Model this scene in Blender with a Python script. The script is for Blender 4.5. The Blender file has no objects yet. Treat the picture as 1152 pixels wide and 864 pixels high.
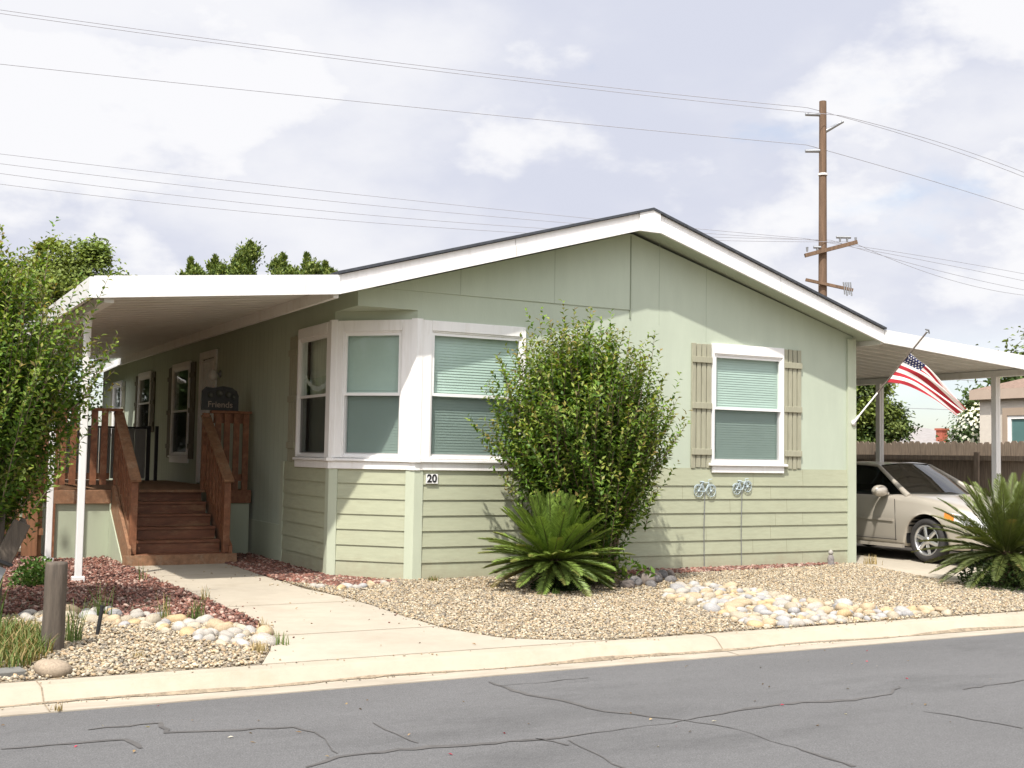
import bpy, math, random
import numpy as np
from mathutils import Vector, Matrix

random.seed(7)
R = np.random.default_rng(11)
scene = bpy.context.scene
COL = scene.collection
PI = math.pi

# ------------------------------------------------------------------ helpers
ROOTLOC = {}


class MB:
    """collects vertices and faces, links them as ONE mesh object"""

    def __init__(self, M=None):
        self.v, self.f, self.mi, self.sm = [], [], [], []
        self.M = M
        self.m = 0

    def add(self, vs, fs, smooth=False):
        b = len(self.v)
        if self.M is not None:
            vs = [tuple(self.M @ Vector(p)) for p in vs]
        self.v += [tuple(p) for p in vs]
        for f in fs:
            self.f.append([b + i for i in f])
            self.mi.append(self.m)
            self.sm.append(smooth)
        return self

    def box(self, x0, x1, y0, y1, z0, z1):
        x0, x1 = sorted((x0, x1)); y0, y1 = sorted((y0, y1)); z0, z1 = sorted((z0, z1))
        vs = [(x0, y0, z0), (x1, y0, z0), (x1, y1, z0), (x0, y1, z0), (x0, y0, z1), (x1, y0, z1), (x1, y1, z1), (x0, y1, z1)]
        return self.add(vs, [(3, 2, 1, 0), (4, 5, 6, 7), (0, 1, 5, 4), (1, 2, 6, 5), (2, 3, 7, 6), (3, 0, 4, 7)])

    def quad(self, *p):
        return self.add(p, [tuple(range(len(p)))])

    def prism(self, poly, d):
        """polygon (3D points) extruded by vector d"""
        n = len(poly)
        d = Vector(d)
        vs = [Vector(p) for p in poly] + [Vector(p) + d for p in poly]
        fs = [tuple(range(n))[::-1], tuple(range(n, 2 * n))]
        fs += [(i, (i + 1) % n, n + (i + 1) % n, n + i) for i in range(n)]
        return self.add(vs, fs)

    def beam(self, a, b, w, h, up=(0, 0, 1)):
        """rectangular bar between two points: w sideways, h along up"""
        a, b = Vector(a), Vector(b)
        t = (b - a).normalized()
        s = t.cross(Vector(up))
        s = s.normalized() if s.length > 1e-5 else t.orthogonal().normalized()
        u = s.cross(t)
        vs = [p + s * i * w / 2 + u * j * h / 2 for p in (a, b) for i, j in ((-1, -1), (1, -1), (1, 1), (-1, 1))]
        return self.add(vs, [(0, 1, 2, 3), (7, 6, 5, 4), (0, 4, 5, 1), (1, 5, 6, 2), (2, 6, 7, 3), (3, 7, 4, 0)])

    def tube(self, pts, r, n=8, cap=True):
        pts = [Vector(p) for p in pts]
        rs = r if isinstance(r, (list, tuple)) else [r] * len(pts)
        vs, fs = [], []
        ref = None
        for i, p in enumerate(pts):
            t = (pts[min(i + 1, len(pts) - 1)] - pts[max(i - 1, 0)])
            t = t.normalized() if t.length > 1e-9 else Vector((0, 0, 1))
            if ref is None:
                ref = t.orthogonal().normalized()
            ref = (ref - t * ref.dot(t))
            ref = ref.normalized() if ref.length > 1e-6 else t.orthogonal().normalized()
            o = t.cross(ref)
            for k in range(n):
                a = 2 * PI * k / n
                vs.append(p + (ref * math.cos(a) + o * math.sin(a)) * rs[i])
        for i in range(len(pts) - 1):
            for k in range(n):
                k2 = (k + 1) % n
                fs.append((i * n + k, i * n + k2, (i + 1) * n + k2, (i + 1) * n + k))
        self.add(vs, fs, True)
        if cap:
            self.add(vs[:n], [tuple(range(n))[::-1]])
            self.add(vs[-n:], [tuple(range(n))])
        return self

    def lathe(self, prof, c=(0, 0, 0), n=24, axis='z', smooth=True):
        """prof: list of (radius, height)"""
        vs, fs = [], []
        for r, h in prof:
            for k in range(n):
                a = 2 * PI * k / n
                x, y, z = r * math.cos(a), r * math.sin(a), h
                if axis == 'x':
                    x, y, z = z, x, y
                elif axis == 'y':
                    x, y, z = x, z, y
                vs.append((x + c[0], y + c[1], z + c[2]))
        m = len(prof)
        for i in range(m - 1):
            for k in range(n):
                k2 = (k + 1) % n
                fs.append((i * n + k, i * n + k2, (i + 1) * n + k2, (i + 1) * n + k))
        return self.add(vs, fs, smooth)

    def ring(self, c, r, t, axis='y', n=24, m=6):
        pts = []
        for k in range(n + 1):
            a = 2 * PI * k / n
            x, y = r * math.cos(a), r * math.sin(a)
            pts.append((c[0] + (0 if axis == 'x' else x), c[1] + (x if axis == 'x' else 0), c[2] + y))
        return self.tube(pts, t, m, False)

    def build(self, name, mat, parent=None, bevel=0):
        me = bpy.data.meshes.new(name)
        off = Vector(ROOTLOC.get(parent.name, (0, 0, 0))) if parent else Vector((0, 0, 0))
        me.from_pydata([(p[0] - off.x, p[1] - off.y, p[2] - off.z) for p in self.v], [], self.f)
        mats = mat if isinstance(mat, (list, tuple)) else [mat]
        for m in mats:
            me.materials.append(m)
        me.polygons.foreach_set('material_index', self.mi)
        me.polygons.foreach_set('use_smooth', self.sm)
        me.update()
        o = bpy.data.objects.new(name, me)
        COL.objects.link(o)
        if parent:
            o.parent = parent
            ROOTLOC[o.name] = tuple(off)
        if bevel:
            b = o.modifiers.new('edge', 'BEVEL')
            b.width = bevel; b.segments = 1; b.limit_method = 'ANGLE'; b.angle_limit = math.radians(40)
        return o


def nobj(name, V, F, mat, parent=None, tint=None, smooth=False):
    """fast mesh from numpy arrays; F (n,3) or (n,4); tint (nverts,3)"""
    me = bpy.data.meshes.new(name)
    off = np.array(ROOTLOC.get(parent.name, (0, 0, 0))) if parent else np.zeros(3)
    V = np.asarray(V, dtype=np.float32) - off.astype(np.float32)
    F = np.asarray(F, dtype=np.int32)
    k = F.shape[1]
    me.vertices.add(len(V)); me.vertices.foreach_set('co', V.ravel())
    me.loops.add(F.size); me.loops.foreach_set('vertex_index', F.ravel())
    me.polygons.add(len(F))
    me.polygons.foreach_set('loop_start', np.arange(0, F.size, k, dtype=np.int32))
    me.polygons.foreach_set('loop_total', np.full(len(F), k, dtype=np.int32))
    if smooth:
        me.polygons.foreach_set('use_smooth', np.ones(len(F), dtype=bool))
    me.materials.append(mat)
    me.update(calc_edges=True)
    if tint is not None:
        a = me.color_attributes.new('tint', 'FLOAT_COLOR', 'POINT')
        c = np.ones((len(V), 4), dtype=np.float32); c[:, :3] = tint
        a.data.foreach_set('color', c.ravel())
    o = bpy.data.objects.new(name, me)
    COL.objects.link(o)
    if parent:
        o.parent = parent
        ROOTLOC[o.name] = tuple(off)
    return o


def tag(o, label, cat, group=None):
    o['label'] = label; o['category'] = cat
    if group: o['group'] = group
    return o


def thing(name, loc, label, cat, group=None):
    o = bpy.data.objects.new(name, None)
    o.empty_display_size = .2
    COL.objects.link(o)
    o.location = loc
    ROOTLOC[o.name] = tuple(loc)
    return tag(o, label, cat, group)


def part_empty(*a): raise NotImplementedError


def structure(o):
    o['kind'] = 'structure'; return o


def stuff(o, label=None, cat=None):
    o['kind'] = 'stuff'
    if label: tag(o, label, cat)
    return o


def copy_tree(o, parent=None):
    c = o.copy(); COL.objects.link(c)
    if parent: c.parent = parent
    for ch in list(o.children): copy_tree(ch, c)
    return c


def text_mesh(s, size, M, depth=.002, bold=0):
    cu = bpy.data.curves.new('lettering', 'FONT')
    cu.body = s; cu.size = size; cu.extrude = depth; cu.offset = bold
    cu.align_x = 'CENTER'; cu.align_y = 'CENTER'
    o = bpy.data.objects.new('lettering', cu); COL.objects.link(o)
    dg = bpy.context.evaluated_depsgraph_get()
    me = bpy.data.meshes.new_from_object(o.evaluated_get(dg))
    bpy.data.objects.remove(o)
    vs = [tuple(M @ v.co) for v in me.vertices]
    fs = [tuple(p.vertices) for p in me.polygons]
    bpy.data.meshes.remove(me)
    mb = MB(); mb.add(vs, fs)
    return mb


# ------------------------------------------------------------------ materials
def nt(name):
    m = bpy.data.materials.new(name); m.use_nodes = True
    n = m.node_tree; n.nodes.clear()
    return m, n.nodes, n.links


def mat(name, col, rough=.6, var=.12, scale=4., stretch=(1, 1, 1), bump=0., bscale=80., metal=0., spec=.5,
        var2=0., scale2=.6, dirt=None, dirt_amt=0., dirt_scale=2., coat=0., splash=0.):
    m, N, L = nt(name)
    out = N.new('ShaderNodeOutputMaterial'); b = N.new('ShaderNodeBsdfPrincipled')
    L.new(b.outputs[0], out.inputs[0])
    tc = N.new('ShaderNodeTexCoord'); mp = N.new('ShaderNodeMapping'); mp.inputs['Scale'].default_value = stretch
    L.new(tc.outputs['Object'], mp.inputs[0])
    nz = N.new('ShaderNodeTexNoise'); nz.inputs['Scale'].default_value = scale; nz.inputs['Detail'].default_value = 6
    nz.inputs['Roughness'].default_value = .65
    L.new(mp.outputs[0], nz.inputs['Vector'])
    cr = N.new('ShaderNodeValToRGB')
    cr.color_ramp.elements[0].position = .3; cr.color_ramp.elements[1].position = .7
    cr.color_ramp.elements[0].color = tuple(c * (1 - var) for c in col) + (1,)
    cr.color_ramp.elements[1].color = tuple(min(1, c * (1 + var)) for c in col) + (1,)
    L.new(nz.outputs['Fac'], cr.inputs[0])
    cur = cr.outputs[0]
    if var2:
        n2 = N.new('ShaderNodeTexNoise'); n2.inputs['Scale'].default_value = scale2; n2.inputs['Detail'].default_value = 4
        L.new(tc.outputs['Object'], n2.inputs['Vector'])
        mr = N.new('ShaderNodeMapRange'); mr.inputs[1].default_value = .3; mr.inputs[2].default_value = .7
        mr.inputs[3].default_value = 1 - var2; mr.inputs[4].default_value = 1 + var2
        L.new(n2.outputs['Fac'], mr.inputs[0])
        vm = N.new('ShaderNodeVectorMath'); vm.operation = 'SCALE'
        L.new(cur, vm.inputs[0]); L.new(mr.outputs[0], vm.inputs['Scale'])
        cur = vm.outputs[0]
    if dirt:
        n3 = N.new('ShaderNodeTexNoise'); n3.inputs['Scale'].default_value = dirt_scale; n3.inputs['Detail'].default_value = 8
        n3.inputs['Roughness'].default_value = .7
        L.new(mp.outputs[0], n3.inputs['Vector'])
        mr = N.new('ShaderNodeMapRange'); mr.inputs[1].default_value = .52; mr.inputs[2].default_value = .72
        mr.inputs[4].default_value = dirt_amt
        L.new(n3.outputs['Fac'], mr.inputs[0])
        mx = N.new('ShaderNodeMix'); mx.data_type = 'RGBA'
        L.new(mr.outputs[0], mx.inputs[0]); L.new(cur, mx.inputs[6]); mx.inputs[7].default_value = tuple(dirt) + (1,)
        cur = mx.outputs[2]
    if splash:
        sz = N.new('ShaderNodeSeparateXYZ'); L.new(tc.outputs['Object'], sz.inputs[0])
        n4 = N.new('ShaderNodeTexNoise'); n4.inputs['Scale'].default_value = 3.5; n4.inputs['Detail'].default_value = 8; n4.inputs['Roughness'].default_value = .75
        L.new(tc.outputs['Object'], n4.inputs['Vector'])
        ad = N.new('ShaderNodeMath'); ad.operation = 'MULTIPLY_ADD'; ad.inputs[1].default_value = -1.6
        L.new(sz.outputs[2], ad.inputs[0]); L.new(n4.outputs['Fac'], ad.inputs[2])
        mr = N.new('ShaderNodeMapRange'); mr.inputs[1].default_value = .12; mr.inputs[2].default_value = .62; mr.inputs[4].default_value = splash
        L.new(ad.outputs[0], mr.inputs[0])
        mx = N.new('ShaderNodeMix'); mx.data_type = 'RGBA'
        L.new(mr.outputs[0], mx.inputs[0]); L.new(cur, mx.inputs[6]); mx.inputs[7].default_value = (.26, .21, .14, 1)
        cur = mx.outputs[2]
    L.new(cur, b.inputs['Base Color'])
    b.inputs['Roughness'].default_value = rough
    b.inputs['Metallic'].default_value = metal
    b.inputs['Specular IOR Level'].default_value = spec
    b.inputs['Coat Weight'].default_value = coat
    b.inputs['Coat Roughness'].default_value = .06
    if bump:
        nb = N.new('ShaderNodeTexNoise'); nb.inputs['Scale'].default_value = bscale; nb.inputs['Detail'].default_value = 4
        L.new(mp.outputs[0], nb.inputs['Vector'])
        bp = N.new('ShaderNodeBump'); bp.inputs['Strength'].default_value = bump; bp.inputs['Distance'].default_value = .01
        L.new(nb.outputs['Fac'], bp.inputs['Height']); L.new(bp.outputs[0], b.inputs['Normal'])
    return m


def tint_mat(name, rough=.5, transl=0., spec=.5, bump=0., bscale=60, var=.15, vscale=30):
    m, N, L = nt(name)
    out = N.new('ShaderNodeOutputMaterial'); b = N.new('ShaderNodeBsdfPrincipled')
    at = N.new('ShaderNodeAttribute'); at.attribute_name = 'tint'
    tc = N.new('ShaderNodeTexCoord')
    nz = N.new('ShaderNodeTexNoise'); nz.inputs['Scale'].default_value = vscale; nz.inputs['Detail'].default_value = 3
    L.new(tc.outputs['Object'], nz.inputs['Vector'])
    mr = N.new('ShaderNodeMapRange'); mr.inputs[1].default_value = .3; mr.inputs[2].default_value = .7
    mr.inputs[3].default_value = 1 - var; mr.inputs[4].default_value = 1 + var
    L.new(nz.outputs['Fac'], mr.inputs[0])
    vm = N.new('ShaderNodeVectorMath'); vm.operation = 'SCALE'
    L.new(at.outputs['Color'], vm.inputs[0]); L.new(mr.outputs[0], vm.inputs['Scale'])
    L.new(vm.outputs[0], b.inputs['Base Color'])
    b.inputs['Roughness'].default_value = rough
    b.inputs['Specular IOR Level'].default_value = spec
    if bump:
        bp = N.new('ShaderNodeBump'); bp.inputs['Strength'].default_value = bump; bp.inputs['Distance'].default_value = .01
        nb = N.new('ShaderNodeTexNoise'); nb.inputs['Scale'].default_value = bscale
        L.new(tc.outputs['Object'], nb.inputs['Vector'])
        L.new(nb.outputs['Fac'], bp.inputs['Height']); L.new(bp.outputs[0], b.inputs['Normal'])
    if transl:
        t = N.new('ShaderNodeBsdfTranslucent')
        v2 = N.new('ShaderNodeVectorMath'); v2.operation = 'MULTIPLY'; v2.inputs[1].default_value = (1.25, 1.2, .5)
        L.new(vm.outputs[0], v2.inputs[0]); L.new(v2.outputs[0], t.inputs['Color'])
        mx = N.new('ShaderNodeMixShader'); mx.inputs[0].default_value = transl
        L.new(b.outputs[0], mx.inputs[1]); L.new(t.outputs[0], mx.inputs[2]); L.new(mx.outputs[0], out.inputs[0])
    else:
        L.new(b.outputs[0], out.inputs[0])
    return m


def glass_mat(name, tint, ior=1.5, rough=.01):
    m, N, L = nt(name)
    out = N.new('ShaderNodeOutputMaterial')
    t = N.new('ShaderNodeBsdfTransparent'); t.inputs[0].default_value = tuple(tint) + (1,)
    g = N.new('ShaderNodeBsdfGlossy'); g.inputs['Roughness'].default_value = rough
    tc = N.new('ShaderNodeTexCoord'); nz = N.new('ShaderNodeTexNoise'); nz.inputs['Scale'].default_value = 1.3
    L.new(tc.outputs['Object'], nz.inputs['Vector'])
    bp = N.new('ShaderNodeBump'); bp.inputs['Strength'].default_value = .06; bp.inputs['Distance'].default_value = .05
    L.new(nz.outputs['Fac'], bp.inputs['Height']); L.new(bp.outputs[0], g.inputs['Normal'])
    fr = N.new('ShaderNodeFresnel')
    ge = N.new('ShaderNodeNewGeometry'); mr = N.new('ShaderNodeMapRange')     # a single sheet reflects alike from both sides
    mr.inputs[3].default_value = ior; mr.inputs[4].default_value = 1 / ior
    L.new(ge.outputs['Backfacing'], mr.inputs[0]); L.new(mr.outputs[0], fr.inputs['IOR'])
    mx = N.new('ShaderNodeMixShader')
    L.new(fr.outputs[0], mx.inputs[0]); L.new(t.outputs[0], mx.inputs[1]); L.new(g.outputs[0], mx.inputs[2])
    L.new(mx.outputs[0], out.inputs[0])
    return m


def screen_mat(name, col, opac):
    m, N, L = nt(name)
    out = N.new('ShaderNodeOutputMaterial')
    t = N.new('ShaderNodeBsdfTransparent'); d = N.new('ShaderNodeBsdfDiffuse'); d.inputs[0].default_value = tuple(col) + (1,)
    mx = N.new('ShaderNodeMixShader'); mx.inputs[0].default_value = opac
    L.new(t.outputs[0], mx.inputs[1]); L.new(d.outputs[0], mx.inputs[2]); L.new(mx.outputs[0], out.inputs[0])
    return m


WALL = mat('sage_paint', (.435, .485, .385), .7, .05, 3, (1, 1, .25), .12, 60, var2=.05, scale2=.7)
SIDE = mat('lap_siding_paint', (.375, .39, .272), .65, .07, 5, (1, 1, 6), .15, 50, var2=.06, scale2=.8, dirt=(.29, .27, .18), dirt_amt=.3, dirt_scale=3, splash=.55)
TRIMG = mat('green_trim_paint', (.44, .475, .36), .65, .05, 4, (1, 1, .3), .08, 50)
WHITE = mat('white_paint', (.80, .785, .765), .5, .03, 3, (5, 5, .7), .05, 40, var2=.03, dirt=(.5, .45, .37), dirt_amt=.28, dirt_scale=2.0)
METALW = mat('white_aluminium', (.78, .77, .745), .42, .03, 2, (4, 4, .8), dirt=(.46, .41, .33), dirt_amt=.32, dirt_scale=1.6)
PANW = mat('white_pan_metal', (.63, .615, .575), .5, .06, 2.5, (1, .3, 1), dirt=(.42, .38, .31), dirt_amt=.3, dirt_scale=1.2)
VINYL = mat('white_vinyl', (.80, .79, .77), .35, .02, 6)
SHING = mat('dark_shingle', (.05, .055, .065), .9, .35, 14, (1, 1, 1), .4, 40)
SHUT = mat('shutter_paint', (.335, .325, .235), .65, .14, 8, (6, 6, .7), .2, 40, dirt=(.2, .19, .13), dirt_amt=.4, dirt_scale=4)
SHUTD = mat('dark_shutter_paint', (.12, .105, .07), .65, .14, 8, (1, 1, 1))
BLIND = mat('blind_vinyl', (.47, .545, .50), .5, .04, 3)
BANDP = mat('pale_band', (.72, .72, .7), .8, .05, 10)
PANE = glass_mat('window_glass', (.92, .985, .955))
PANED = glass_mat('car_glass', (.40, .46, .48), 3.0)
SCREEN = screen_mat('insect_mesh', (.07, .085, .085), .36)
SCREEND = screen_mat('dark_insect_mesh', (.03, .03, .028), .6)
WOOD = mat('redwood_stain', (.20, .078, .034), .6, .35, 5, (3, 3, 3), .25, 30, dirt=(.30, .2, .12), dirt_amt=.45, dirt_scale=2.5)
WOODW = mat('worn_redwood', (.24, .125, .065), .7, .3, 6, (3, 3, 3), .25, 30, dirt=(.36, .28, .19), dirt_amt=.6, dirt_scale=2.0)
TREADW = mat('scuffed_redwood', (.175, .068, .032), .6, .3, 5, (1, 4, 4), .2, 30, dirt=(.36, .22, .11), dirt_amt=.75, dirt_scale=1.8)
GREYW = mat('weathered_wood', (.092, .073, .055), .85, .35, 7, (4, 4, .5), .5, 40, dirt=(.09, .07, .055), dirt_amt=.55, dirt_scale=3)
FENCEW = mat('old_fence_board', (.20, .155, .115), .85, .4, 7, (3, 7, .4), .4, 30, dirt=(.06, .045, .035), dirt_amt=.5, dirt_scale=2)
FENCER = mat('cedar_fence_board', (.23, .105, .05), .75, .3, 6, (5, 3, .5), .3, 30)
SKIRT = mat('skirting_panel', (.42, .46, .34), .55, .05, 4, (1, 1, .3))
CONC = mat('pale_concrete', (.37, .325, .255), .85, .06, 5, (1, 1, 1), .25, 120, var2=.10, scale2=.55, dirt=(.27, .22, .155), dirt_amt=.35, dirt_scale=1.7)
CURB = mat('kerb_concrete', (.365, .315, .24), .85, .06, 6, (1, 1, 1), .3, 110, var2=.07, scale2=.8, dirt=(.30, .23, .15), dirt_amt=.4, dirt_scale=2.4)
GUTT = mat('gutter_concrete', (.325, .285, .225), .85, .12, 6, (.5, 2, 1), .3, 110, var2=.1, scale2=.8, dirt=(.24, .18, .12), dirt_amt=.5, dirt_scale=2)
SILT = mat('gutter_silt', (.24, .19, .13), .95, .4, 20, (1, 1, 1), .6, 60)
EARTH = mat('dry_earth', (.19, .15, .10), .95, .25, 2, (1, 1, 1), .5, 40, var2=.15, scale2=.3)
TAR = mat('crack_tar', (.080, .075, .071), .75, .25, 8, (1, 1, 1))
POLEW = mat('pole_timber', (.145, .09, .055), .9, .35, 5, (3, 3, .25), .3, 20, dirt=(.12, .07, .04), dirt_amt=.5)
WIREM = mat('wire_metal', (.30, .30, .33), .6, .05, 2)
STEEL = mat('grey_steel', (.30, .31, .32), .45, .08, 5, metal=.6)
BLACKP = mat('black_plastic', (.015, .015, .016), .5, .1, 5)
GREYP = mat('grey_gate_paint', (.34, .35, .34), .6, .1, 5, (6, 1, .5))
CARP = mat('champagne_car_paint', (.45, .41, .345), .32, .02, 2, (1, 1, 1), metal=.25, coat=.8)
CARDK = mat('dark_car_trim', (.012, .012, .013), .6, .1, 5)
RUBBER = mat('tyre_rubber', (.028, .026, .025), .85, .2, 20)
ALLOY = mat('alloy_wheel', (.62, .62, .62), .3, .03, 5, metal=.85)
PANES = glass_mat('car_side_glass', (.10, .12, .12), 1.42)
LAMPG = mat('headlamp_lens', (.75, .76, .76), .15, .05, 8, coat=.6)
AMBER = mat('amber_lens', (.75, .22, .03), .2, .05, 8, coat=.5)
REDC = mat('flag_red', (.38, .018, .028), .8, .08, 20)
WHTC = mat('flag_white', (.80, .77, .72), .8, .04, 20)
BLUC = mat('flag_blue', (.014, .02, .085), .8, .1, 20)
STUCCO = mat('tan_stucco', (.62, .565, .485), .9, .06, 10, (1, 1, 1), .3, 90)
ROOFT = mat('brown_roof_tile', (.20, .135, .10), .9, .3, 6, (1, 4, 4), .4, 10)
ROOFG = mat('grey_roof', (.27, .25, .24), .9, .15, 5)
BRICK = mat('red_brick', (.36, .10, .06), .9, .2, 20)
BARK = mat('grey_brown_bark', (.13, .10, .075), .95, .3, 8, (2, 2, .4), .5, 20)
STEMW = mat('twig_bark', (.17, .12, .085), .85, .25, 12)
PALMT = mat('cycad_bark', (.085, .05, .03), .95, .5, 25, (1, 1, 1), .8, 40)
LEAF = tint_mat('glossy_leaf', .42, .28, .22)
LEAFD = tint_mat('matt_leaf', .6, .2, .3)
FROND = tint_mat('cycad_leaflet', .42, .12, .4)
STONE = tint_mat('river_stone', .75, 0, .3, .3, 40, .2, 9)
PEBB = tint_mat('pebble', .85, 0, .2, 0, 60, .12, 25)
GRASSM = tint_mat('grass_blade', .7, .25, .2)
PLAQ = mat('dark_plaque', (.022, .024, .024), .6, .4, 14)
CREAM = mat('cream_lettering', (.27, .22, .18), .6, .05, 8)
BLUEM = mat('painted_wire', (.38, .45, .47), .4, .1, 30)
NUMB = mat('black_numeral', (.012, .012, .014), .5, .05, 5)


def ground_mat():
    m, N, L = nt('asphalt')
    out = N.new('ShaderNodeOutputMaterial'); b = N.new('ShaderNodeBsdfPrincipled'); L.new(b.outputs[0], out.inputs[0])
    tc = N.new('ShaderNodeTexCoord')
    mp = N.new('ShaderNodeMapping'); mp.inputs['Scale'].default_value = (.35, 1, 1); L.new(tc.outputs['Object'], mp.inputs[0])
    def noise(s, d, v):
        n = N.new('ShaderNodeTexNoise'); n.inputs['Scale'].default_value = s; n.inputs['Detail'].default_value = d
        n.inputs['Roughness'].default_value = .7
        L.new(v, n.inputs['Vector']); return n.outputs['Fac']
    def rng(f, a, c, lo, hi):
        r = N.new('ShaderNodeMapRange'); r.inputs[1].default_value = a; r.inputs[2].default_value = c
        r.inputs[3].default_value = lo; r.inputs[4].default_value = hi; L.new(f, r.inputs[0]); return r.outputs[0]
    def mul(a, c):
        q = N.new('ShaderNodeMath'); q.operation = 'MULTIPLY'; L.new(a, q.inputs[0]); L.new(c, q.inputs[1]); return q.outputs[0]
    a = rng(noise(.6, 6, mp.outputs[0]), .3, .7, .86, 1.12)
    f = rng(noise(95, 2, tc.outputs['Object']), .28, .72, .62, 1.42)
    g = rng(noise(28, 3, tc.outputs['Object']), .3, .7, .9, 1.1)
    s = rng(noise(75, 1, tc.outputs['Object']), .70, .76, 1, 1.5)
    k = mul(mul(a, f), mul(g, s))
    st = rng(noise(.9, 6, mp.outputs[0]), .54, .70, 1, .74)
    sp2 = rng(noise(210, 1, tc.outputs['Object']), .62, .70, 1, 1.7)
    k = mul(mul(k, st), sp2)
    vm = N.new('ShaderNodeVectorMath'); vm.operation = 'SCALE'; vm.inputs[0].default_value = (.097, .0955, .095)
    L.new(k, vm.inputs['Scale']); L.new(vm.outputs[0], b.inputs['Base Color'])
    b.inputs['Roughness'].default_value = .88
    bp = N.new('ShaderNodeBump'); bp.inputs['Strength'].default_value = .5; bp.inputs['Distance'].default_value = .008
    L.new(noise(110, 3, tc.outputs['Object']), bp.inputs['Height']); L.new(bp.outputs[0], b.inputs['Normal'])
    return m


def bed_mat(name, cols, scale):
    """stone-litter under the loose stones: cell colours"""
    m, N, L = nt(name)
    out = N.new('ShaderNodeOutputMaterial'); b = N.new('ShaderNodeBsdfPrincipled'); L.new(b.outputs[0], out.inputs[0])
    tc = N.new('ShaderNodeTexCoord')
    v = N.new('ShaderNodeTexVoronoi'); v.inputs['Scale'].default_value = scale; L.new(tc.outputs['Object'], v.inputs['Vector'])
    sp = N.new('ShaderNodeSeparateColor'); L.new(v.outputs['Color'], sp.inputs[0])
    cr = N.new('ShaderNodeValToRGB'); cr.color_ramp.interpolation = 'CONSTANT'
    el = cr.color_ramp.elements
    while len(el) < len(cols): el.new(.5)
    for i, c in enumerate(cols):
        el[i].position = i / len(cols); el[i].color = tuple(c) + (1,)
    L.new(sp.outputs[0], cr.inputs[0]); L.new(cr.outputs[0], b.inputs['Base Color'])
    b.inputs['Roughness'].default_value = .9
    bp = N.new('ShaderNodeBump'); bp.invert = True; bp.inputs['Strength'].default_value = .8; bp.inputs['Distance'].default_value = .02
    L.new(v.outputs['Distance'], bp.inputs['Height']); L.new(bp.outputs[0], b.inputs['Normal'])
    return m


ASPH = ground_mat()
TANC = [(.40, .325, .225), (.33, .265, .185), (.46, .40, .31), (.26, .22, .18), (.49, .44, .36), (.37, .28, .19), (.22, .20, .175), (.36, .32, .26)]
TANC = [(c[0] * .90, c[1] * .875, c[2] * .80) for c in TANC]
REDS = [(.16, .07, .05), (.21, .095, .072), (.10, .05, .04), (.28, .16, .125), (.18, .085, .06), (.36, .26, .21), (.13, .075, .06)]
BED = bed_mat('gravel_underlay', [tuple(c * .8 for c in t) for t in TANC], 34)
BEDR = bed_mat('lava_rock_underlay', [tuple(c * .8 for c in t) for t in REDS], 28)

# ------------------------------------------------------------------ ground
def gz(y):
    return -.02 if y >= 0 else -.02 + y / 4.55 * .065


def sheet(name, poly, z, m, kind=True):
    """flat or gently sloped sheet: poly of (x, y); z offset over the lot surface"""
    mb = MB()
    mb.add([(x, y, gz(y) + z) for x, y in poly], [tuple(range(len(poly)))])
    o = mb.build(name, m)
    return structure(o) if kind else o


def strip_y(name, xs_of_y, y0, y1, n, z, m, thick=0):
    """sheet between two x(y) curves, cut along y so that it follows the slope"""
    vs, fs = [], []
    for i in range(n + 1):
        y = y0 + (y1 - y0) * i / n
        a, b = xs_of_y(y)
        vs += [(a, y, gz(y) + z), (b, y, gz(y) + z)]
    k = len(vs)
    for i in range(n):
        fs.append((2 * i, 2 * i + 1, 2 * i + 3, 2 * i + 2))
    mb = MB(); mb.add(vs, fs)
    if thick:
        lo = [(x, y, zz - thick) for x, y, zz in vs]
        allv = vs + lo
        f2 = []
        for i in range(n):
            f2.append((2 * i, 2 * i + 2, k + 2 * i + 2, k + 2 * i))
            f2.append((2 * i + 1, k + 2 * i + 1, k + 2 * i + 3, 2 * i + 3))
        f2.append((0, k, k + 1, 1)); f2.append((2 * n, 2 * n + 1, k + 2 * n + 1, k + 2 * n))
        mb.add(allv, f2)
    return structure(mb.build(name, m))


g = MB(); g.quad((-900, -900, -.26), (900, -900, -.26), (900, 900, -.26), (-900, 900, -.26))
structure(g.build('ground', EARTH))
strip_y('garden_soil', lambda y: (-9, 12.6), -4.55, 19, 24, 0, EARTH, .2)
# road with the near kerb: kerb back, crest, face, pan
g = MB(); g.quad((-70, -12.2, -.2), (90, -12.2, -.2), (90, -4.98, -.2), (-70, -4.98, -.2))
structure(g.build('road', ASPH))


def sweep(prof, name, m, x0=-70, x1=90, joints=()):
    n = len(prof)
    mb = MB()
    vs = [(x0, y, z) for y, z in prof] + [(x1, y, z) for y, z in prof]
    mb.add(vs, [(i, i + 1, n + i + 1, n + i) for i in range(n - 1)])
    return structure(mb.build(name, m))


sweep([(-4.52, -.30), (-4.52, -.076), (-4.66, -.080), (-4.70, -.088), (-4.80, -.176), (-4.82, -.184)], 'kerb', CURB)
sweep([(-4.82, -.184), (-5.00, -.192), (-5.01, -.30)], 'gutter', GUTT)
# silt line lying in the gutter
vs, fs = [], []
xs = np.arange(-12, 14, .12)
for i, x in enumerate(xs):
    w = .004 + .022 * max(0, math.sin(x * 1.7) * .4 + math.sin(x * 4.1 + 1) * .3 + R.random() * .6)
    c = -4.81 + .008 * math.sin(x * 3)
    for yy in (c + w * .55, c - w):
        zz = -.184 + (yy + 4.82) * (.088 / .1) if yy > -4.82 else -.184 + (yy + 4.82) * .0444
        vs.append((x, yy, zz + .004))
for i in range(len(xs) - 1):
    fs.append((2 * i, 2 * i + 1, 2 * i + 3, 2 * i + 2))
mb = MB(); mb.add(vs, fs); structure(mb.build('gutter_silt', SILT))
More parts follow.
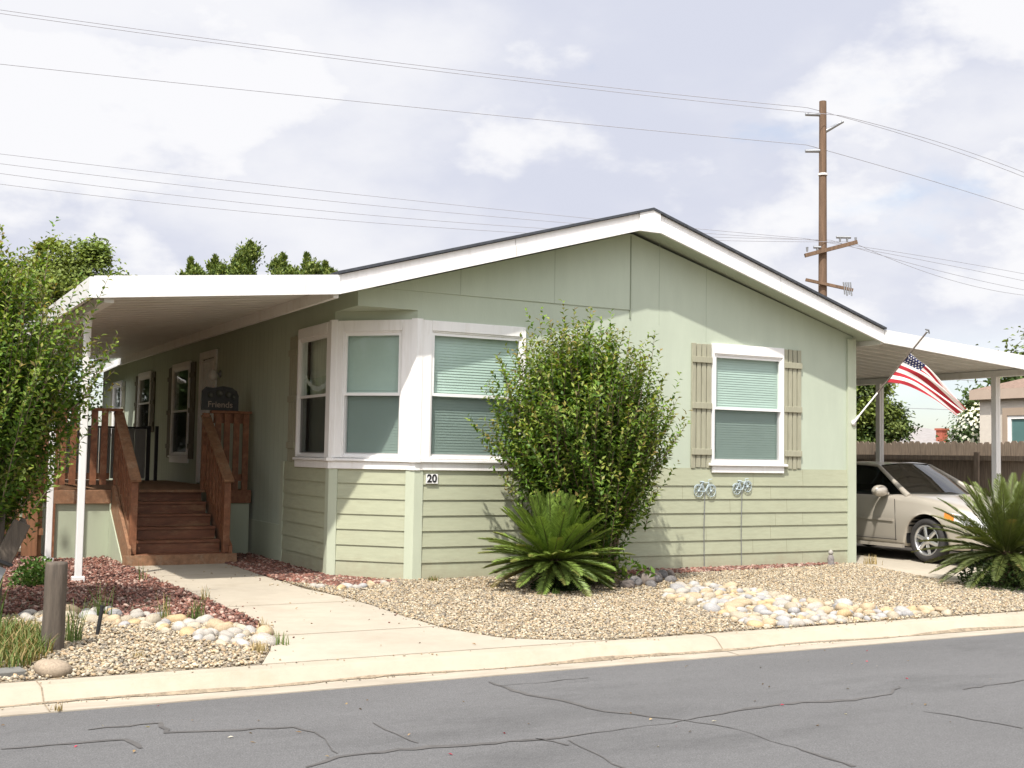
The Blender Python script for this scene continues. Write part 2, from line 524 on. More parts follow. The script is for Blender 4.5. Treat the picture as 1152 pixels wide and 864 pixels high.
# kerb joints (thin dark grooves that follow the kerb section)
for x in (-3.98, 1.62, -9.6, 7.2):
    mb = MB()
    pr = [(-4.52, -.073), (-4.66, -.076), (-4.705, -.085), (-4.803, -.172), (-4.825, -.180), (-5.0, -.188)]
    w = .0045
    vv = [(x - w + .006 * k, y, z) for k, (y, z) in enumerate(pr)] + [(x + w + .006 * k, y, z) for k, (y, z) in enumerate(pr)]
    n = len(pr)
    mb.add(vv, [(i, i + 1, n + i + 1, n + i) for i in range(n - 1)])
    structure(mb.build('kerb_joint', SILT))

# tar-filled cracks in the road
def ribbon(mb, pts, w, z=-.196, jit=.03):
    P = []
    for (x0, y0), (x1, y1) in zip(pts, pts[1:]):
        n = max(2, int(math.hypot(x1 - x0, y1 - y0) / .09))
        for k in range(n):
            t = k / n
            P.append((x0 + (x1 - x0) * t, y0 + (y1 - y0) * t))
    P.append(pts[-1])
    P = [(x + random.uniform(-jit, jit), y + random.uniform(-jit, jit)) for x, y in P]
    vs, fs = [], []
    for i, (x, y) in enumerate(P):
        a = P[max(0, i - 1)]; c = P[min(len(P) - 1, i + 1)]
        dx, dy = c[0] - a[0], c[1] - a[1]; l = math.hypot(dx, dy) or 1
        ww = w * random.uniform(.35, 1.0) * (.6 + .4 * math.sin(i * .21)) / 2
        vs += [(x - dy / l * ww, y + dx / l * ww, z), (x + dy / l * ww, y - dx / l * ww, z)]
    for i in range(len(P) - 1):
        if random.random() < 2: fs.append((2 * i, 2 * i + 1, 2 * i + 3, 2 * i + 2))
    mb.add(vs, fs)


CRACKS = [([(-2.9, -6.94), (-2.68, -6.81), (-2.3, -6.81), (-1.93, -6.86), (-1.42, -6.93), (-0.84, -6.91), (-0.37, -6.88), (0.19, -6.77), (0.77, -6.74), (1.19, -6.83), (1.58, -6.8), (1.91, -6.57)], 0.06), ([(-0.89, -5.2), (-0.87, -5.65), (-0.72, -6.08), (-0.66, -6.43), (-0.34, -6.83), (-0.19, -7.15), (-0.17, -7.62), (-0.17, -8.2)], 0.05), ([(-3.8, -5.57), (-3.38, -5.58), (-3.39, -5.86), (-3.09, -5.94), (-2.67, -6.01), (-2.58, -6.2), (-2.66, -6.75)], 0.045), ([(-4.32, -5.86), (-4.04, -5.87), (-3.66, -5.93), (-3.61, -6.19)], 0.04), ([(-2.17, -6.09), (-2.17, -6.44), (-2.15, -6.72)], 0.02), ([(1.35, -7.32), (1.44, -7.54), (1.56, -7.94)], 0.025), ([(2.26, -6.88), (3.01, -6.81)], 0.025), ([(-1.3, -7.03), (-1.33, -7.46), (-1.36, -7.69)], 0.02), ([(-0.89, -5.35), (-0.6, -5.37), (-0.11, -5.34)], 0.015), ([(-1.45, -6.91), (-1.36, -7.12)], 0.04)]
for pts, w in CRACKS:
    mb = MB(); ribbon(mb, pts, w * 1.2, jit=.018)
    structure(mb.build('road_crack', TAR))

# front walk
WL = [(4.0, -2.0), (2.3, -2.0), (1.0, -2.02), (-.84, -1.92), (-2.17, -1.86), (-2.9, -1.88), (-3.5, -2.02), (-4.0, -2.2), (-4.515, -2.42)]
WR = [(4.0, -.72), (1.8, -.72), (.98, -.75), (-.4, -.72), (-1.2, -.56), (-1.9, -.5), (-2.77, -.49), (-3.49, -.43), (-4.06, -.22), (-4.3, 0.05), (-4.515, .62)]


def curve(tab):
    ys = [a for a, b in tab][::-1]; xs_ = [b for a, b in tab][::-1]
    return lambda y: float(np.interp(y, ys, xs_))


wl, wr = curve(WL), curve(WR)
strip_y('front_walk', lambda y: (wl(y), wr(y)), -4.515, 3.3, 90, .014, CONC, .08)
for y in (1.0 + .35, -1.55, -3.35):
    mb = MB()
    mb.quad((wl(y), y - .006, gz(y) + .0175), (wr(y), y - .006, gz(y) + .0175), (wr(y), y + .006, gz(y) + .0175), (wl(y), y + .006, gz(y) + .0175))
    structure(mb.build('walk_joint', SILT))
# driveway under the carport
dl = curve([(9.0, 7.95), (.2, 7.95), (-.3, 7.85), (-1.5, 7.55), (-2.7, 7.3), (-4.515, 7.0)])
strip_y('driveway', lambda y: (dl(y), 12.35), -4.515, 9.0, 40, .012, CONC, .08)

# ------------------------------------------------------------------ loose stones (uncountable)
def ico():
    t = (1 + 5 ** .5) / 2
    v = np.array([(-1, t, 0), (1, t, 0), (-1, -t, 0), (1, -t, 0), (0, -1, t), (0, 1, t), (0, -1, -t), (0, 1, -t), (t, 0, -1), (t, 0, 1), (-t, 0, -1), (-t, 0, 1)], float)
    v /= np.linalg.norm(v[0])
    f = np.array([(0, 11, 5), (0, 5, 1), (0, 1, 7), (0, 7, 10), (0, 10, 11), (1, 5, 9), (5, 11, 4), (11, 10, 2), (10, 7, 6), (7, 1, 8), (3, 9, 4), (3, 4, 2), (3, 2, 6), (3, 6, 8), (3, 8, 9), (4, 9, 5), (2, 4, 11), (6, 2, 10), (8, 6, 7), (9, 8, 1)])
    return v, f


IV, IF = ico()


def in_poly(P, poly):
    x, y = P[:, 0], P[:, 1]
    ins = np.zeros(len(P), bool)
    j = len(poly) - 1
    for i in range(len(poly)):
        xi, yi = poly[i]; xj, yj = poly[j]
        c = ((yi > y) != (yj > y)) & (x < (xj - xi) * (y - yi) / ((yj - yi) or 1e-9) + xi)
        ins ^= c
        j = i
    return ins


def scatter_poly(poly, n):
    P = np.array(poly); lo, hi = P.min(0), P.max(0)
    out = []
    tot = 0
    area = (hi - lo).prod()
    while tot < n:
        q = lo + R.random((n * 2, 2)) * (hi - lo)
        q = q[in_poly(q, poly)]
        out.append(q); tot += len(q)
    return np.concatenate(out)[:n]


def rotmats(n, tilt=1.):
    a = R.random(n) * 2 * PI; b = (R.random(n) - .5) * tilt; c = (R.random(n) - .5) * tilt
    ca, sa, cb, sb, cc, sc = np.cos(a), np.sin(a), np.cos(b), np.sin(b), np.cos(c), np.sin(c)
    Rz = np.zeros((n, 3, 3)); Rz[:, 0, 0] = ca; Rz[:, 0, 1] = -sa; Rz[:, 1, 0] = sa; Rz[:, 1, 1] = ca; Rz[:, 2, 2] = 1
    Rx = np.zeros((n, 3, 3)); Rx[:, 0, 0] = 1; Rx[:, 1, 1] = cb; Rx[:, 1, 2] = -sb; Rx[:, 2, 1] = sb; Rx[:, 2, 2] = cb
    Ry = np.zeros((n, 3, 3)); Ry[:, 1, 1] = 1; Ry[:, 0, 0] = cc; Ry[:, 0, 2] = sc; Ry[:, 2, 0] = -sc; Ry[:, 2, 2] = cc
    return Rz @ Rx @ Ry


def stones(name, poly, n, size, cols, zoff, label, cat, flat=.65, jag=.18, extra=None):
    P = scatter_poly(poly, n)
    if extra is not None: P = P[extra(P)]
    n = len(P)
    s = size[0] + (size[1] - size[0]) * R.random(n) ** 1.8
    sc = np.stack([s * (.75 + .6 * R.random(n)), s * (.7 + .3 * R.random(n)), s * flat * (.7 + .5 * R.random(n))], 1)
    V = IV[None] * (1 + jag * (R.random((n, 12, 1)) - .5)) * sc[:, None, :]
    V = np.einsum('nij,nkj->nki', rotmats(n, .9), V)
    zz = np.where(P[:, 1] >= 0, -.02, -.02 + P[:, 1] / 4.55 * .065) + zoff + R.random(n) * .012
    V += np.stack([P[:, 0], P[:, 1], zz], 1)[:, None, :]
    F = (IF[None] + (np.arange(n) * 12)[:, None, None]).reshape(-1, 3)
    C = np.array(cols)[R.integers(0, len(cols), n)] * (.75 + .5 * R.random((n, 1)))
    T = np.repeat(C, 12, 0)
    o = nobj(name, V.reshape(-1, 3), F, PEBB, None, T, smooth=True)
    stuff(o, label, cat)
    return o


GR = [(float(wr(y)) + .01, y) for y in np.linspace(-4.5, -1.0, 24)] + [(-.72, .3), (-.1, .75), (.78, -.03), (7.9, -.03), (7.86, -.3), (7.53, -1.5), (7.3, -2.7), (7.0, -4.5)]
sheet('gravel_bed_soil', GR, .006, BED)
stones('tan_gravel', GR, 78000, (.008, .0185), TANC, .012, 'tan and grey pea gravel covering the front garden bed', 'gravel')
LAVA_R = [(-.74, 1.0), (-.74, 4.0), (-.02, 4.0), (-.02, .8), (.5, -.2), (-.25, -.45), (-.66, .1)]
sheet('lava_rock_soil', LAVA_R, .009, BEDR)
stones('red_lava_gravel', LAVA_R, 3600, (.014, .032), REDS, .014, 'dark red lava rock in the shade between walk and house corner', 'lava rock', .8, .5)
STRIP = [(3.2, -.02), (7.6, -.02), (7.5, -.12), (6.2, -.3), (4.6, -.42), (3.4, -.4)]
stones('lava_gravel_strip', STRIP, 1500, (.014, .03), REDS + [(.33, .24, .2), (.3, .17, .13)], .022, 'thin strip of reddish lava rock along the foot of the lap siding', 'lava rock', .8, .5)
LAVA_L = [(wl(y) - .01, y) for y in np.linspace(3.2, -3.0, 20)] + [(-2.3, -2.75), (-2.75, -2.0), (-3.5, -1.45), (-7, -1.4), (-7, 5.2), (-2.0, 5.2)]
sheet('lava_bed_soil', LAVA_L, .007, BEDR)
stones('red_lava_bed', LAVA_L, 22000, (.011, .026), REDS, .014, 'red lava rock covering the planting bed beside the front walk', 'lava rock', .8, .5)
GL = [(wl(y) - .01, y) for y in np.linspace(-3.0, -4.5, 12)] + [(-8, -4.5), (-8, -1.4), (-3.5, -1.45), (-2.75, -2.0), (-2.3, -2.75)]
sheet('pebble_bed_soil', GL, .0065, BED)
stones('tan_pebble_bed', GL, 24000, (.010, .022), TANC, .013, 'tan pebbles in the bed between cobbles and kerb beside the wooden stump', 'gravel')

def stray(name, n, fn, size, cols, label):
    P = np.array([fn() for _ in range(n)])
    s_ = size[0] + (size[1] - size[0]) * R.random(n) ** 2
    V = IV[None] * (1 + .3 * (R.random((n, 12, 1)) - .5)) * (s_[:, None] * np.array([[1.1, .8, .6]]))[:, None, :]
    V = np.einsum('nij,nkj->nki', rotmats(n, .6), V) + P[:, None, :] + np.array([0, 0, .004])
    F = (IF[None] + (np.arange(n) * 12)[:, None, None]).reshape(-1, 3)
    C = np.array(cols)[R.integers(0, len(cols), n)]
    return stuff(nobj(name, V.reshape(-1, 3), F, PEBB, None, np.repeat(C, 12, 0), True), label, 'gravel')


def walk_pt():
    y = random.uniform(-4.45, 2.5); d = random.expovariate(1 / .09)
    x = wr(y) - d if random.random() < .55 else wl(y) + d
    return (x, y, gz(y) + .016)


def kerb_pt():
    y = -4.53 - min(.13, random.expovariate(1 / .05)); return (random.uniform(-5, 7), y, -.074)


stray('stray_pebbles', 170, walk_pt, (.005, .014), TANC + REDS[:3], 'loose pebbles spilled along the edges of the front walk')
stray('stray_kerb_pebbles', 110, kerb_pt, (.005, .012), TANC, 'loose pebbles spilled onto the kerb top')
stray('gutter_grit', 500, lambda: (random.uniform(-6, 8), -4.815 + random.gauss(0, .02), -.182), (.003, .009), TANC + [(.12, .1, .07)], 'dark grit and small stones lying in the gutter')

# ------------------------------------------------------------------ cobbles (individuals)
def sphere_grid(nu=12, nv=8):
    vs, fs = [(0, 0, 1)], []
    for j in range(1, nv):
        for i in range(nu):
            t = PI * j / nv; a = 2 * PI * i / nu
            vs.append((math.sin(t) * math.cos(a), math.sin(t) * math.sin(a), math.cos(t)))
    vs.append((0, 0, -1))
    for i in range(nu):
        fs.append((0, 1 + i, 1 + (i + 1) % nu))
    for j in range(nv - 2):
        for i in range(nu):
            a = 1 + j * nu + i; b = 1 + j * nu + (i + 1) % nu
            fs.append((a, a + nu, b + nu, b))
    e = len(vs) - 1
    for i in range(nu):
        fs.append((e, 1 + (nv - 2) * nu + (i + 1) % nu, 1 + (nv - 2) * nu + i))
    return np.array(vs), fs


SV, SF = sphere_grid()
COBM = {}


def cobble_mesh(ci, col, k, shape):
    me = bpy.data.meshes.new('river_cobble')
    rr = np.random.default_rng(ci * 31 + k)
    d = rr.normal(size=(4, 3)); ph = rr.random(4) * 6
    h = sum(.06 * np.sin(SV @ d[i] * 2 + ph[i]) for i in range(4))
    V = SV * (1 + h[:, None]) * np.array(shape)
    me.from_pydata([tuple(p) for p in V], [], [tuple(f) for f in SF])
    me.polygons.foreach_set('use_smooth', [True] * len(me.polygons))
    a = me.color_attributes.new('tint', 'FLOAT_COLOR', 'POINT')
    c = np.ones((len(V), 4)); c[:, :3] = np.array(col) * (1 + .12 * np.sin(V @ d[0] * 3 + ph[1]))[:, None]
    a.data.foreach_set('color', c.astype(np.float32).ravel())
    me.materials.append(STONE)
    return me


COBC = [('white', (.36, .33, .285)), ('cream', (.36, .31, .23)), ('tan', (.40, .31, .20)), ('grey', (.30, .29, .28)), ('pale grey', (.36, .345, .32)), ('ochre', (.44, .32, .18))]
for ci, (cn, cc) in enumerate(COBC):
    for k in range(4):
        COBM[(ci, k)] = cobble_mesh(ci, cc, k, (1, .62 + .12 * (k % 3), .50 + .1 * (k % 2)))


def cobbles(poly, n, smin, smax, where, group, weights, mind=.72):
    pts = []
    P = scatter_poly(poly, 4000)
    for x, y in P:
        s = smin + (smax - smin) * random.random() ** 1.5
        if all(math.hypot(x - a, y - b) > (s + c) * mind for a, b, c in pts):
            pts.append((x, y, s))
        if len(pts) >= n: break
    for x, y, s in pts:
        ci = random.choices(range(len(COBC)), weights)[0]
        o = bpy.data.objects.new('river_cobble', COBM[(ci, random.randrange(4))])
        COL.objects.link(o)
        o.location = (x, y, gz(y) + .012 + s * .16)
        o.rotation_euler = (random.uniform(-.25, .25), random.uniform(-.25, .25), random.uniform(0, 6.28))
        o.scale = (s, s, s * random.uniform(.85, 1.15))
        tag(o, 'smooth %s river cobble %s' % (COBC[ci][0], where), 'cobble', group)


CB = [(2.95, -2.1), (3.4, -1.7), (4.0, -1.55), (4.15, -2.3), (3.98, -3.0), (4.35, -3.75), (4.95, -4.25), (5.0, -4.46), (2.35, -4.46), (2.35, -4.1), (2.6, -3.5), (2.6, -2.8)]
cobbles(CB, 230, .05, .118, 'in the dry cobble bed between gravel and kerb', 'cobbles in the dry creek bed by the kerb', (3.5, 5, 5, 2.4, 2.5, 2.4))
CL = [(-3.75, -1.45), (-2.9, -1.45), (-2.6, -2.1), (-2.15, -2.75), (-1.98, -3.2), (-2.1, -3.75), (-2.45, -3.75), (-2.7, -3.0), (-3.1, -2.2), (-3.75, -1.95)]
cobbles(CL, 70, .06, .115, 'in the row edging the red lava bed beside the walk', 'cobbles edging the red lava bed', (6, 5, 2, .6, 3, 1.2), .78)
cobbles([(-.62, -.1), (-.35, -.5), (-.05, -.45), (.35, -.25), (.5, -.35), (-.1, -.75), (-.5, -.75)], 10, .06, .10, 'lying by the walk in front of the house corner', 'cobbles by the house corner', (6, 3, 3, .3, 2, 2))
# dark rocks round the shrub foot
for i, (x, y, s) in enumerate([(3.05, -1.35, .12), (3.3, -1.25, .14), (3.5, -1.15, .11), (3.62, -.95, .15), (3.85, -.8, .12), (2.85, -1.5, .10), (3.75, -1.15, .09), (4.05, -.72, .10), (3.2, -1.5, .09)]):
    o = bpy.data.objects.new('garden_rock', COBM[(3, i % 4)].copy()); COL.objects.link(o)
    a = o.data.color_attributes['tint']; n = len(o.data.vertices)
    c = np.ones((n, 4), np.float32); c[:, :3] = np.array([(.14, .13, .125), (.18, .15, .13)][i % 2]) * (1 + .25 * R.normal(size=(n, 1))).clip(.6, 1.5); a.data.foreach_set('color', c.ravel())
    o.location = (x, y, gz(y) + s * .4); o.scale = (s, s, s * 1.15); o.rotation_euler = (random.uniform(-.4, .4), random.uniform(-.4, .4), random.uniform(0, 6))
    tag(o, 'dark grey rough rock at the foot of the round shrub', 'rock', 'dark rocks round the shrub foot')
# boulder by the kerb
o = bpy.data.objects.new('boulder', cobble_mesh(9, (.27, .215, .155), 2, (1, .75, .62))); COL.objects.link(o)
o.location = (-3.86, -4.36, -.04); o.scale = (.13, .13, .125); o.rotation_euler = (.1, .1, -.3)
tag(o, 'rounded brown boulder sitting alone on pebbles right behind the kerb', 'boulder')

# ------------------------------------------------------------------ house
house = thing('manufactured_home', (0, 0, 0), 'sage green manufactured home with low gable and white fascia', 'house')
W = 7.9
HB = 17.0
ZS, ZT = 1.37, 3.24            # top of lap siding, soffit over the cut-off corner
CH = .775
ROOF = [(-.38, 3.53), (3.95, 4.765), (8.15, 3.455)]      # top line of the gable
BOT = [(-.38, 3.30), (3.76, 4.472), (4.06, 4.478), (8.12, 3.255)]


def roofz(x):
    return float(np.interp(x, [a for a, b in BOT], [b for a, b in BOT]))


def wall_grid(mb, P0, u, width, z0, z1, holes, thick_dir=None):
    """rectangular wall face from P0 along unit u, minus holes (a0,a1,b0,b1)"""
    xs = sorted({0, width} | {h[i] for h in holes for i in (0, 1)})
    zs = sorted({z0, z1} | {h[i] for h in holes for i in (2, 3)})
    u = Vector(u)
    P0 = Vector(P0)
    for a, b in zip(xs, xs[1:]):
        for c, d in zip(zs, zs[1:]):
            cx, cz = (a + b) / 2, (c + d) / 2
            if any(h[0] < cx < h[1] and h[2] < cz < h[3] for h in holes): continue
            p, q = P0 + u * a, P0 + u * b
            mb.quad((p.x, p.y, c), (q.x, q.y, c), (q.x, q.y, d), (p.x, p.y, d))


# openings: (start along wall, end, z0, z1)
FH = [(.955 - CH, 2.22 - CH, 1.45, 3.00), (5.272 - CH, 6.498 - CH, 1.45, 2.965)]
s2 = math.sqrt(.5)
CHW = CH * math.sqrt(2)
CHH = [(.145, CHW - .185, 1.45, 2.99)]
LH = [(.93 - CH, 2.02 - CH, 1.45, 2.99), (8.15 - CH, 9.35 - CH, 1.42, 3.0), (11.4 - CH, 12.5 - CH, 1.9, 3.0), (14.5 - CH, 15.4 - CH, 1.9, 2.95), (6.42 - CH, 7.25 - CH, .95, 3.05)]
mb = MB(); wall_grid(mb, (CH, 0, 0), (1, 0, 0), W - CH, 0, ZT, FH)
mb.add([(0, 0, ZT), (W, 0, ZT), (W, 0, roofz(W) + .04), (3.9, 0, 4.50), (0, 0, roofz(0) + .04)], [(0, 1, 2, 3, 4)])
mb.build('front_wall', WALL, house)
mb = MB(); wall_grid(mb, (0, CH, 0), (s2, -s2, 0), CHW, 0, ZT, CHH)
mb.build('corner_wall', WALL, house)
mb = MB(); wall_grid(mb, (0, CH, 0), (0, 1, 0), HB - CH, 0, ZT, LH)
mb.quad((0, 0, ZT), (0, HB, ZT), (0, HB, 3.44), (0, 0, 3.44))
mb.m = 1
y = 2.72
while y < 16.9:
    if not any(CH + h[0] - .13 < y < CH + h[1] + .13 for h in LH):
        mb.box(-.0015, -.0005, y - .004, y + .004, .5, 3.25)
    y += .203
mb.build('side_wall', [WALL, mat('groove_line', (.33, .37, .29), .8, .05, 5)], house)  # grooves are thin darker strips on the wall face
mb = MB(); mb.quad((W, 0, 0), (W, HB, 0), (W, HB, 3.4), (W, 0, 3.4))
mb.add([(0, HB, 0), (W, HB, 0), (W, HB, 3.4), (3.95, HB, 4.6), (0, HB, 3.4)], [(0, 1, 2, 3, 4)])
mb.build('rear_wall', WALL, house)
mb = MB(); mb.prism([(0.0, 0.002, ZT), (CH + .0, 0.002, ZT), (0.002, CH, ZT)], (0, 0, .03))
mb.build('corner_soffit', WALL, house)
# vertical panel joints and the slightly proud panel beside the ridge
mb = MB()
for x, z0, z1 in ((4.35, 3.3, roofz(4.3)), (5.15, 3.12, roofz(5.15))):
    mb.box(x - .004, x + .004, -.003, .0, z0, z1)
mb.build('panel_seam', mat('faint_seam', (.39, .435, .345), .8, .05, 5), house)
mb = MB()
for x in (1.34, 2.69): mb.box(x - .005, x + .005, -.0145, -.0131, 3.475, roofz(x))
mb.build('panel_seam', mat('mid_seam', (.35, .39, .305), .8, .05, 5), house)
mb = MB(); mb.box(3.862, 3.878, -.016, -.001, 3.36, 4.47)
mb.build('panel_seam', mat('dark_green_seam', (.22, .25, .18), .8, .05, 5), house)
mb = MB(); mb.prism([(.02, -.001, 3.47), (3.86, -.001, 3.47), (3.86, -.001, 4.50), (3.7, -.001, 4.47), (.02, -.001, roofz(0.02))], (0, -.012, 0))
mb.build('gable_panel', WALL, house)

# lap siding (each face a stack of boards lapped over each other)
COURSES = [0.0, .19, .38, .57, .755, .945, 1.13, ZS]


def laps(mb, P0, u, length, out):
    u, out, P0 = Vector(u), Vector(out), Vector(P0)
    for a, b in zip(COURSES, COURSES[1:]):
        for (za, zb) in ((a, b),):
            p, q = P0, P0 + u * length
            def pt(base, d, z): return (base.x + out.x * d, base.y + out.y * d, z)
            prof = [(.004, za), (.026, za), (.012, zb), (.004, zb)]
            vs = [pt(p, d, z) for d, z in prof] + [pt(q, d, z) for d, z in prof]
            mb.add(vs, [(0, 1, 2, 3), (7, 6, 5, 4), (0, 4, 5, 1), (1, 5, 6, 2), (2, 6, 7, 3)])


CN = (-s2, -s2, 0)
mb = MB(); laps(mb, (CH + .09, 0, 0), (1, 0, 0), W - CH - .18, (0, -1, 0)); mb.build('front_lap_siding', SIDE, house)
mb = MB(); laps(mb, (.09 * s2, CH - .09 * s2, 0), (s2, -s2, 0), CHW - .18, CN); mb.build('corner_lap_siding', SIDE, house)
mb = MB(); laps(mb, (0, CH + .09, 0), (0, 1, 0), 2.60 - CH - .09, (-1, 0, 0)); mb.build('side_lap_siding', SIDE, house)
mb = MB()
for k, (a, b) in enumerate(zip(COURSES, COURSES[1:])):
    for x in (2.3 + .61 * ((k * 5) % 4), 4.75 + .41 * ((k * 3) % 5), 6.9 - .3 * (k % 3)):
        mb.prism([(x, -.0268, a + .003), (x + .004, -.0268, a + .003), (x + .004, -.0128, b - .002), (x, -.0128, b - .002)], (0, .003, 0))
mb.build('board_joint', mat('butt_joint_line', (.2, .19, .13), .8, .1, 9), house)  # butt joints drawn as thin dark strips
# corner boards
def board(P0, u, out, a0, a1, d, z0, z1, mb):
    u, out, P0 = Vector(u), Vector(out), Vector(P0)
    q = [P0 + u * a + out * e for a, e in ((a0, 0.002), (a1, 0.002), (a1, d), (a0, d))]
    mb.prism([(p.x, p.y, z0) for p in q], (0, 0, z1 - z0))


U_C, U_F, U_L = Vector((s2, -s2, 0)), Vector((1, 0, 0)), Vector((0, 1, 0))
N_F, N_L, N_C = Vector((0, -1, 0)), Vector((-1, 0, 0)), Vector(CN)


def corner_post(name, c, ua, na, ub, nb, w, d, z0, z1, m):
    """L-shaped board wrapped round a vertical corner: faces (ua,na) and (ub,nb)"""
    c = Vector(c)
    # outer corner point: intersection of both offset faces
    A = Matrix(((na.x, na.y), (nb.x, nb.y))); rhs = Vector((d, d))
    oc = A.inverted() @ rhs
    ocv = c + Vector((oc.x, oc.y, 0))
    poly = [c + ua * w + na * .002, c + ua * w + na * d, ocv, c + ub * w + nb * d, c + ub * w + nb * .002, c]
    mb = MB(); mb.prism([(p.x, p.y, z0) for p in poly], (0, 0, z1 - z0))
    return mb.build(name, m, house)


corner_post('corner_board', (CH, 0, 0), -U_C, N_C, U_F, N_F, .1, .034, -.02, ZS, TRIMG)
corner_post('corner_board', (0, CH, 0), U_C, N_C, U_L, N_L, .1, .034, -.02, ZS, TRIMG)
mb = MB(); mb.prism([(W - .13, -.002, -.02), (W - .13, -.036, -.02), (W + .034, -.036, -.02), (W + .034, .12, -.02), (W + .002, .12, -.02), (W + .002, -.002, -.02)], (0, 0, 3.34))
mb.build('corner_board', TRIMG, house)
mb = MB(); mb.box(-.03, -.002, 2.58, 2.70, -.02, ZS); mb.build('corner_board', TRIMG, house)
# black strip standing for the small dark gap below the boards
mb = MB(); mb.box(CH + .2, W - .2, .01, .03, -.06, .0); mb.build('dark_gap_strip', BLACKP, house)


def window(name_parent, P0, u, n, a0, a1, z0, z1, casing, sill=True, blind='full', screen=SCREEN, curtain=False, extra_top=.0, lift=.0):
    """double hung window: casing mesh (the part) with sashes, panes, blind, screen and sill as sub-parts.
    casing=(left,right,top,bottom) widths of flat trim"""
    u, n = Vector(u), Vector(n)
    P0 = Vector(P0)
    M = Matrix(((u.x, n.x, 0, P0.x), (u.y, n.y, 0, P0.y), (0, 0, 1, 0), (0, 0, 0, 1)))
    cl, cr_, ct, cb = casing
    mb = MB(M)
    d = .042
    mb.box(a0 - cl, a0, .003, d, z0 - cb, z1 + ct)
    mb.box(a1, a1 + cr_, .003, d, z0 - cb, z1 + ct)
    mb.box(a0, a1, .003, d + .004, z1, z1 + ct)
    mb.box(a0, a1, .003, d, z0 - cb, z0)
    # jamb liner
    mb.box(a0 - .002, a0 + .018, -.08, .03, z0, z1); mb.box(a1 - .018, a1 + .002, -.08, .03, z0, z1)
    mb.box(a0 + .018, a1 - .018, -.08, .032, z1 - .02, z1 + .002); mb.box(a0 + .018, a1 - .018, -.08, .034, z0 - .002, z0 + .018)
    w = mb.build('window', WHITE, house, .004)
    zm = (z0 + z1) / 2 - .0
    mb = MB(M)
    b = .034
    x0, x1 = a0 + .018, a1 - .018
    # upper sash outside, lower sash inside
    for (q0, q1, y) in ((zm - .02, z1 - .02, .012), (z0 + .018, zm + .02, -.022)):
        mb.box(x0, x0 + b * .7, y - .014, y + .012, q0, q1); mb.box(x1 - b * .7, x1, y - .014, y + .012, q0, q1)
        mb.box(x0 + b * .7, x1 - b * .7, y - .014, y + .010, q1 - b, q1); mb.box(x0 + b * .7, x1 - b * .7, y - .014, y + .010, q0, q0 + b)
    mb.build('sash', VINYL, w)
    for (q0, q1, y) in ((zm + .01, z1 - .05, .0), (z0 + .045, zm - .01, -.024)):
        mb = MB(M); mb.quad((x0 + b * .6, y, q0), (x1 - b * .6, y, q0), (x1 - b * .6, y, q1), (x0 + b * .6, y, q1))
        mb.build('pane', PANE, w)
    mb = MB(M); mb.quad((x0 + .01, .004, z0 + .04), (x1 - .01, .004, z0 + .04), (x1 - .01, .004, zm - .02), (x0 + .01, .004, zm - .02))
    mb.build('insect_screen', screen, w)
    if blind:
        mb = MB(M)
        top = z1 - .03; bot = z0 + .02 if blind == 'full' else zm
        k = int((top - bot) / .034)
        for i in range(k):
            z = bot + (top - bot) * i / k
            vs = [(x0, -.050, z), (x1, -.050, z), (x1, -.058, z + .036), (x0, -.058, z + .036)]
            mb.add(vs, [(0, 1, 2, 3)])
        mb.box(x0, x1, -.075, -.04, top - .03, top)
        mb.build('blind', BLIND, w)
    if curtain:
        mb = MB(M)
        vs = []
        nn = 20
        for i in range(nn + 1):
            t = i / nn; x = x0 + (x1 - x0) * t; q = (2 * t - 1) ** 2
            zz = zm + .06 + .20 * q
            for e in (0, .065): vs.append((x, -.05 + .008 * math.sin(i * 1.9), zz + e))
        mb.add(vs, [(2 * i, 2 * i + 2, 2 * i + 3, 2 * i + 1) for i in range(nn)], True)
        mb.build('curved_band', BANDP, w)  # pale curved band just above the meeting rail
        mb = MB(M); mb.quad((a0 - .1, -.16, z0 - .2), (a1 + .1, -.16, z0 - .2), (a1 + .1, -.16, z1 + .2), (a0 - .1, -.16, z1 + .2))
        mb.build('room_curtain', mat('grey_green_drape', (.62, .62, .52), .9, .15, 3, (8, 8, .5)), w)
    if sill:
        mb = MB(M)
        e0, e1 = (cl + .05, cr_ + .05) if sill == 'wide' else (cl, cr_)
        mb.prism([(a0 - e0, .004, z0 - cb - .001), (a0 - e0, .075, z0 - cb - .012), (a0 - e0, .075, z0 - cb - .04), (a0 - e0, .004, z0 - cb - .04)], (a1 - a0 + e0 + e1, 0, 0))
        mb.box(a0 - cl, a1 + cr_, .004, .046, z0 - cb - .135, z0 - cb - .042)
        mb.build('sill', WHITE, w, .003)
    return w


# corner bay: front, angled and side windows share one band of white trim
window(house, (CH, 0, 0), (1, 0, 0), (0, -1, 0), FH[0][0], FH[0][1], FH[0][2], FH[0][3], (.148, .045, .125, .012), sill=True)
window(house, (0, CH, 0), (s2, -s2, 0), CN, CHH[0][0], CHH[0][1], CHH[0][2], CHH[0][3], (.125, .165, .135, .012), sill=True)
window(house, (0, CH, 0), (0, 1, 0), (-1, 0, 0), LH[0][0], LH[0][1], LH[0][2], LH[0][3], (.132, .045, .135, .012), sill=True, blind=None, screen=SCREEND, curtain=True)
# single front window between shutters
window(house, (CH, 0, 0), (1, 0, 0), (0, -1, 0), FH[1][0], FH[1][1], FH[1][2], FH[1][3], (.032, .032, .14, .005), sill='wide')
# porch side windows
for h in LH[1:4]:
    window(house, (0, CH, 0), (0, 1, 0), (-1, 0, 0), h[0], h[1], h[2], h[3], (.07, .07, .09, .015), sill=True, blind=None, screen=SCREEND)
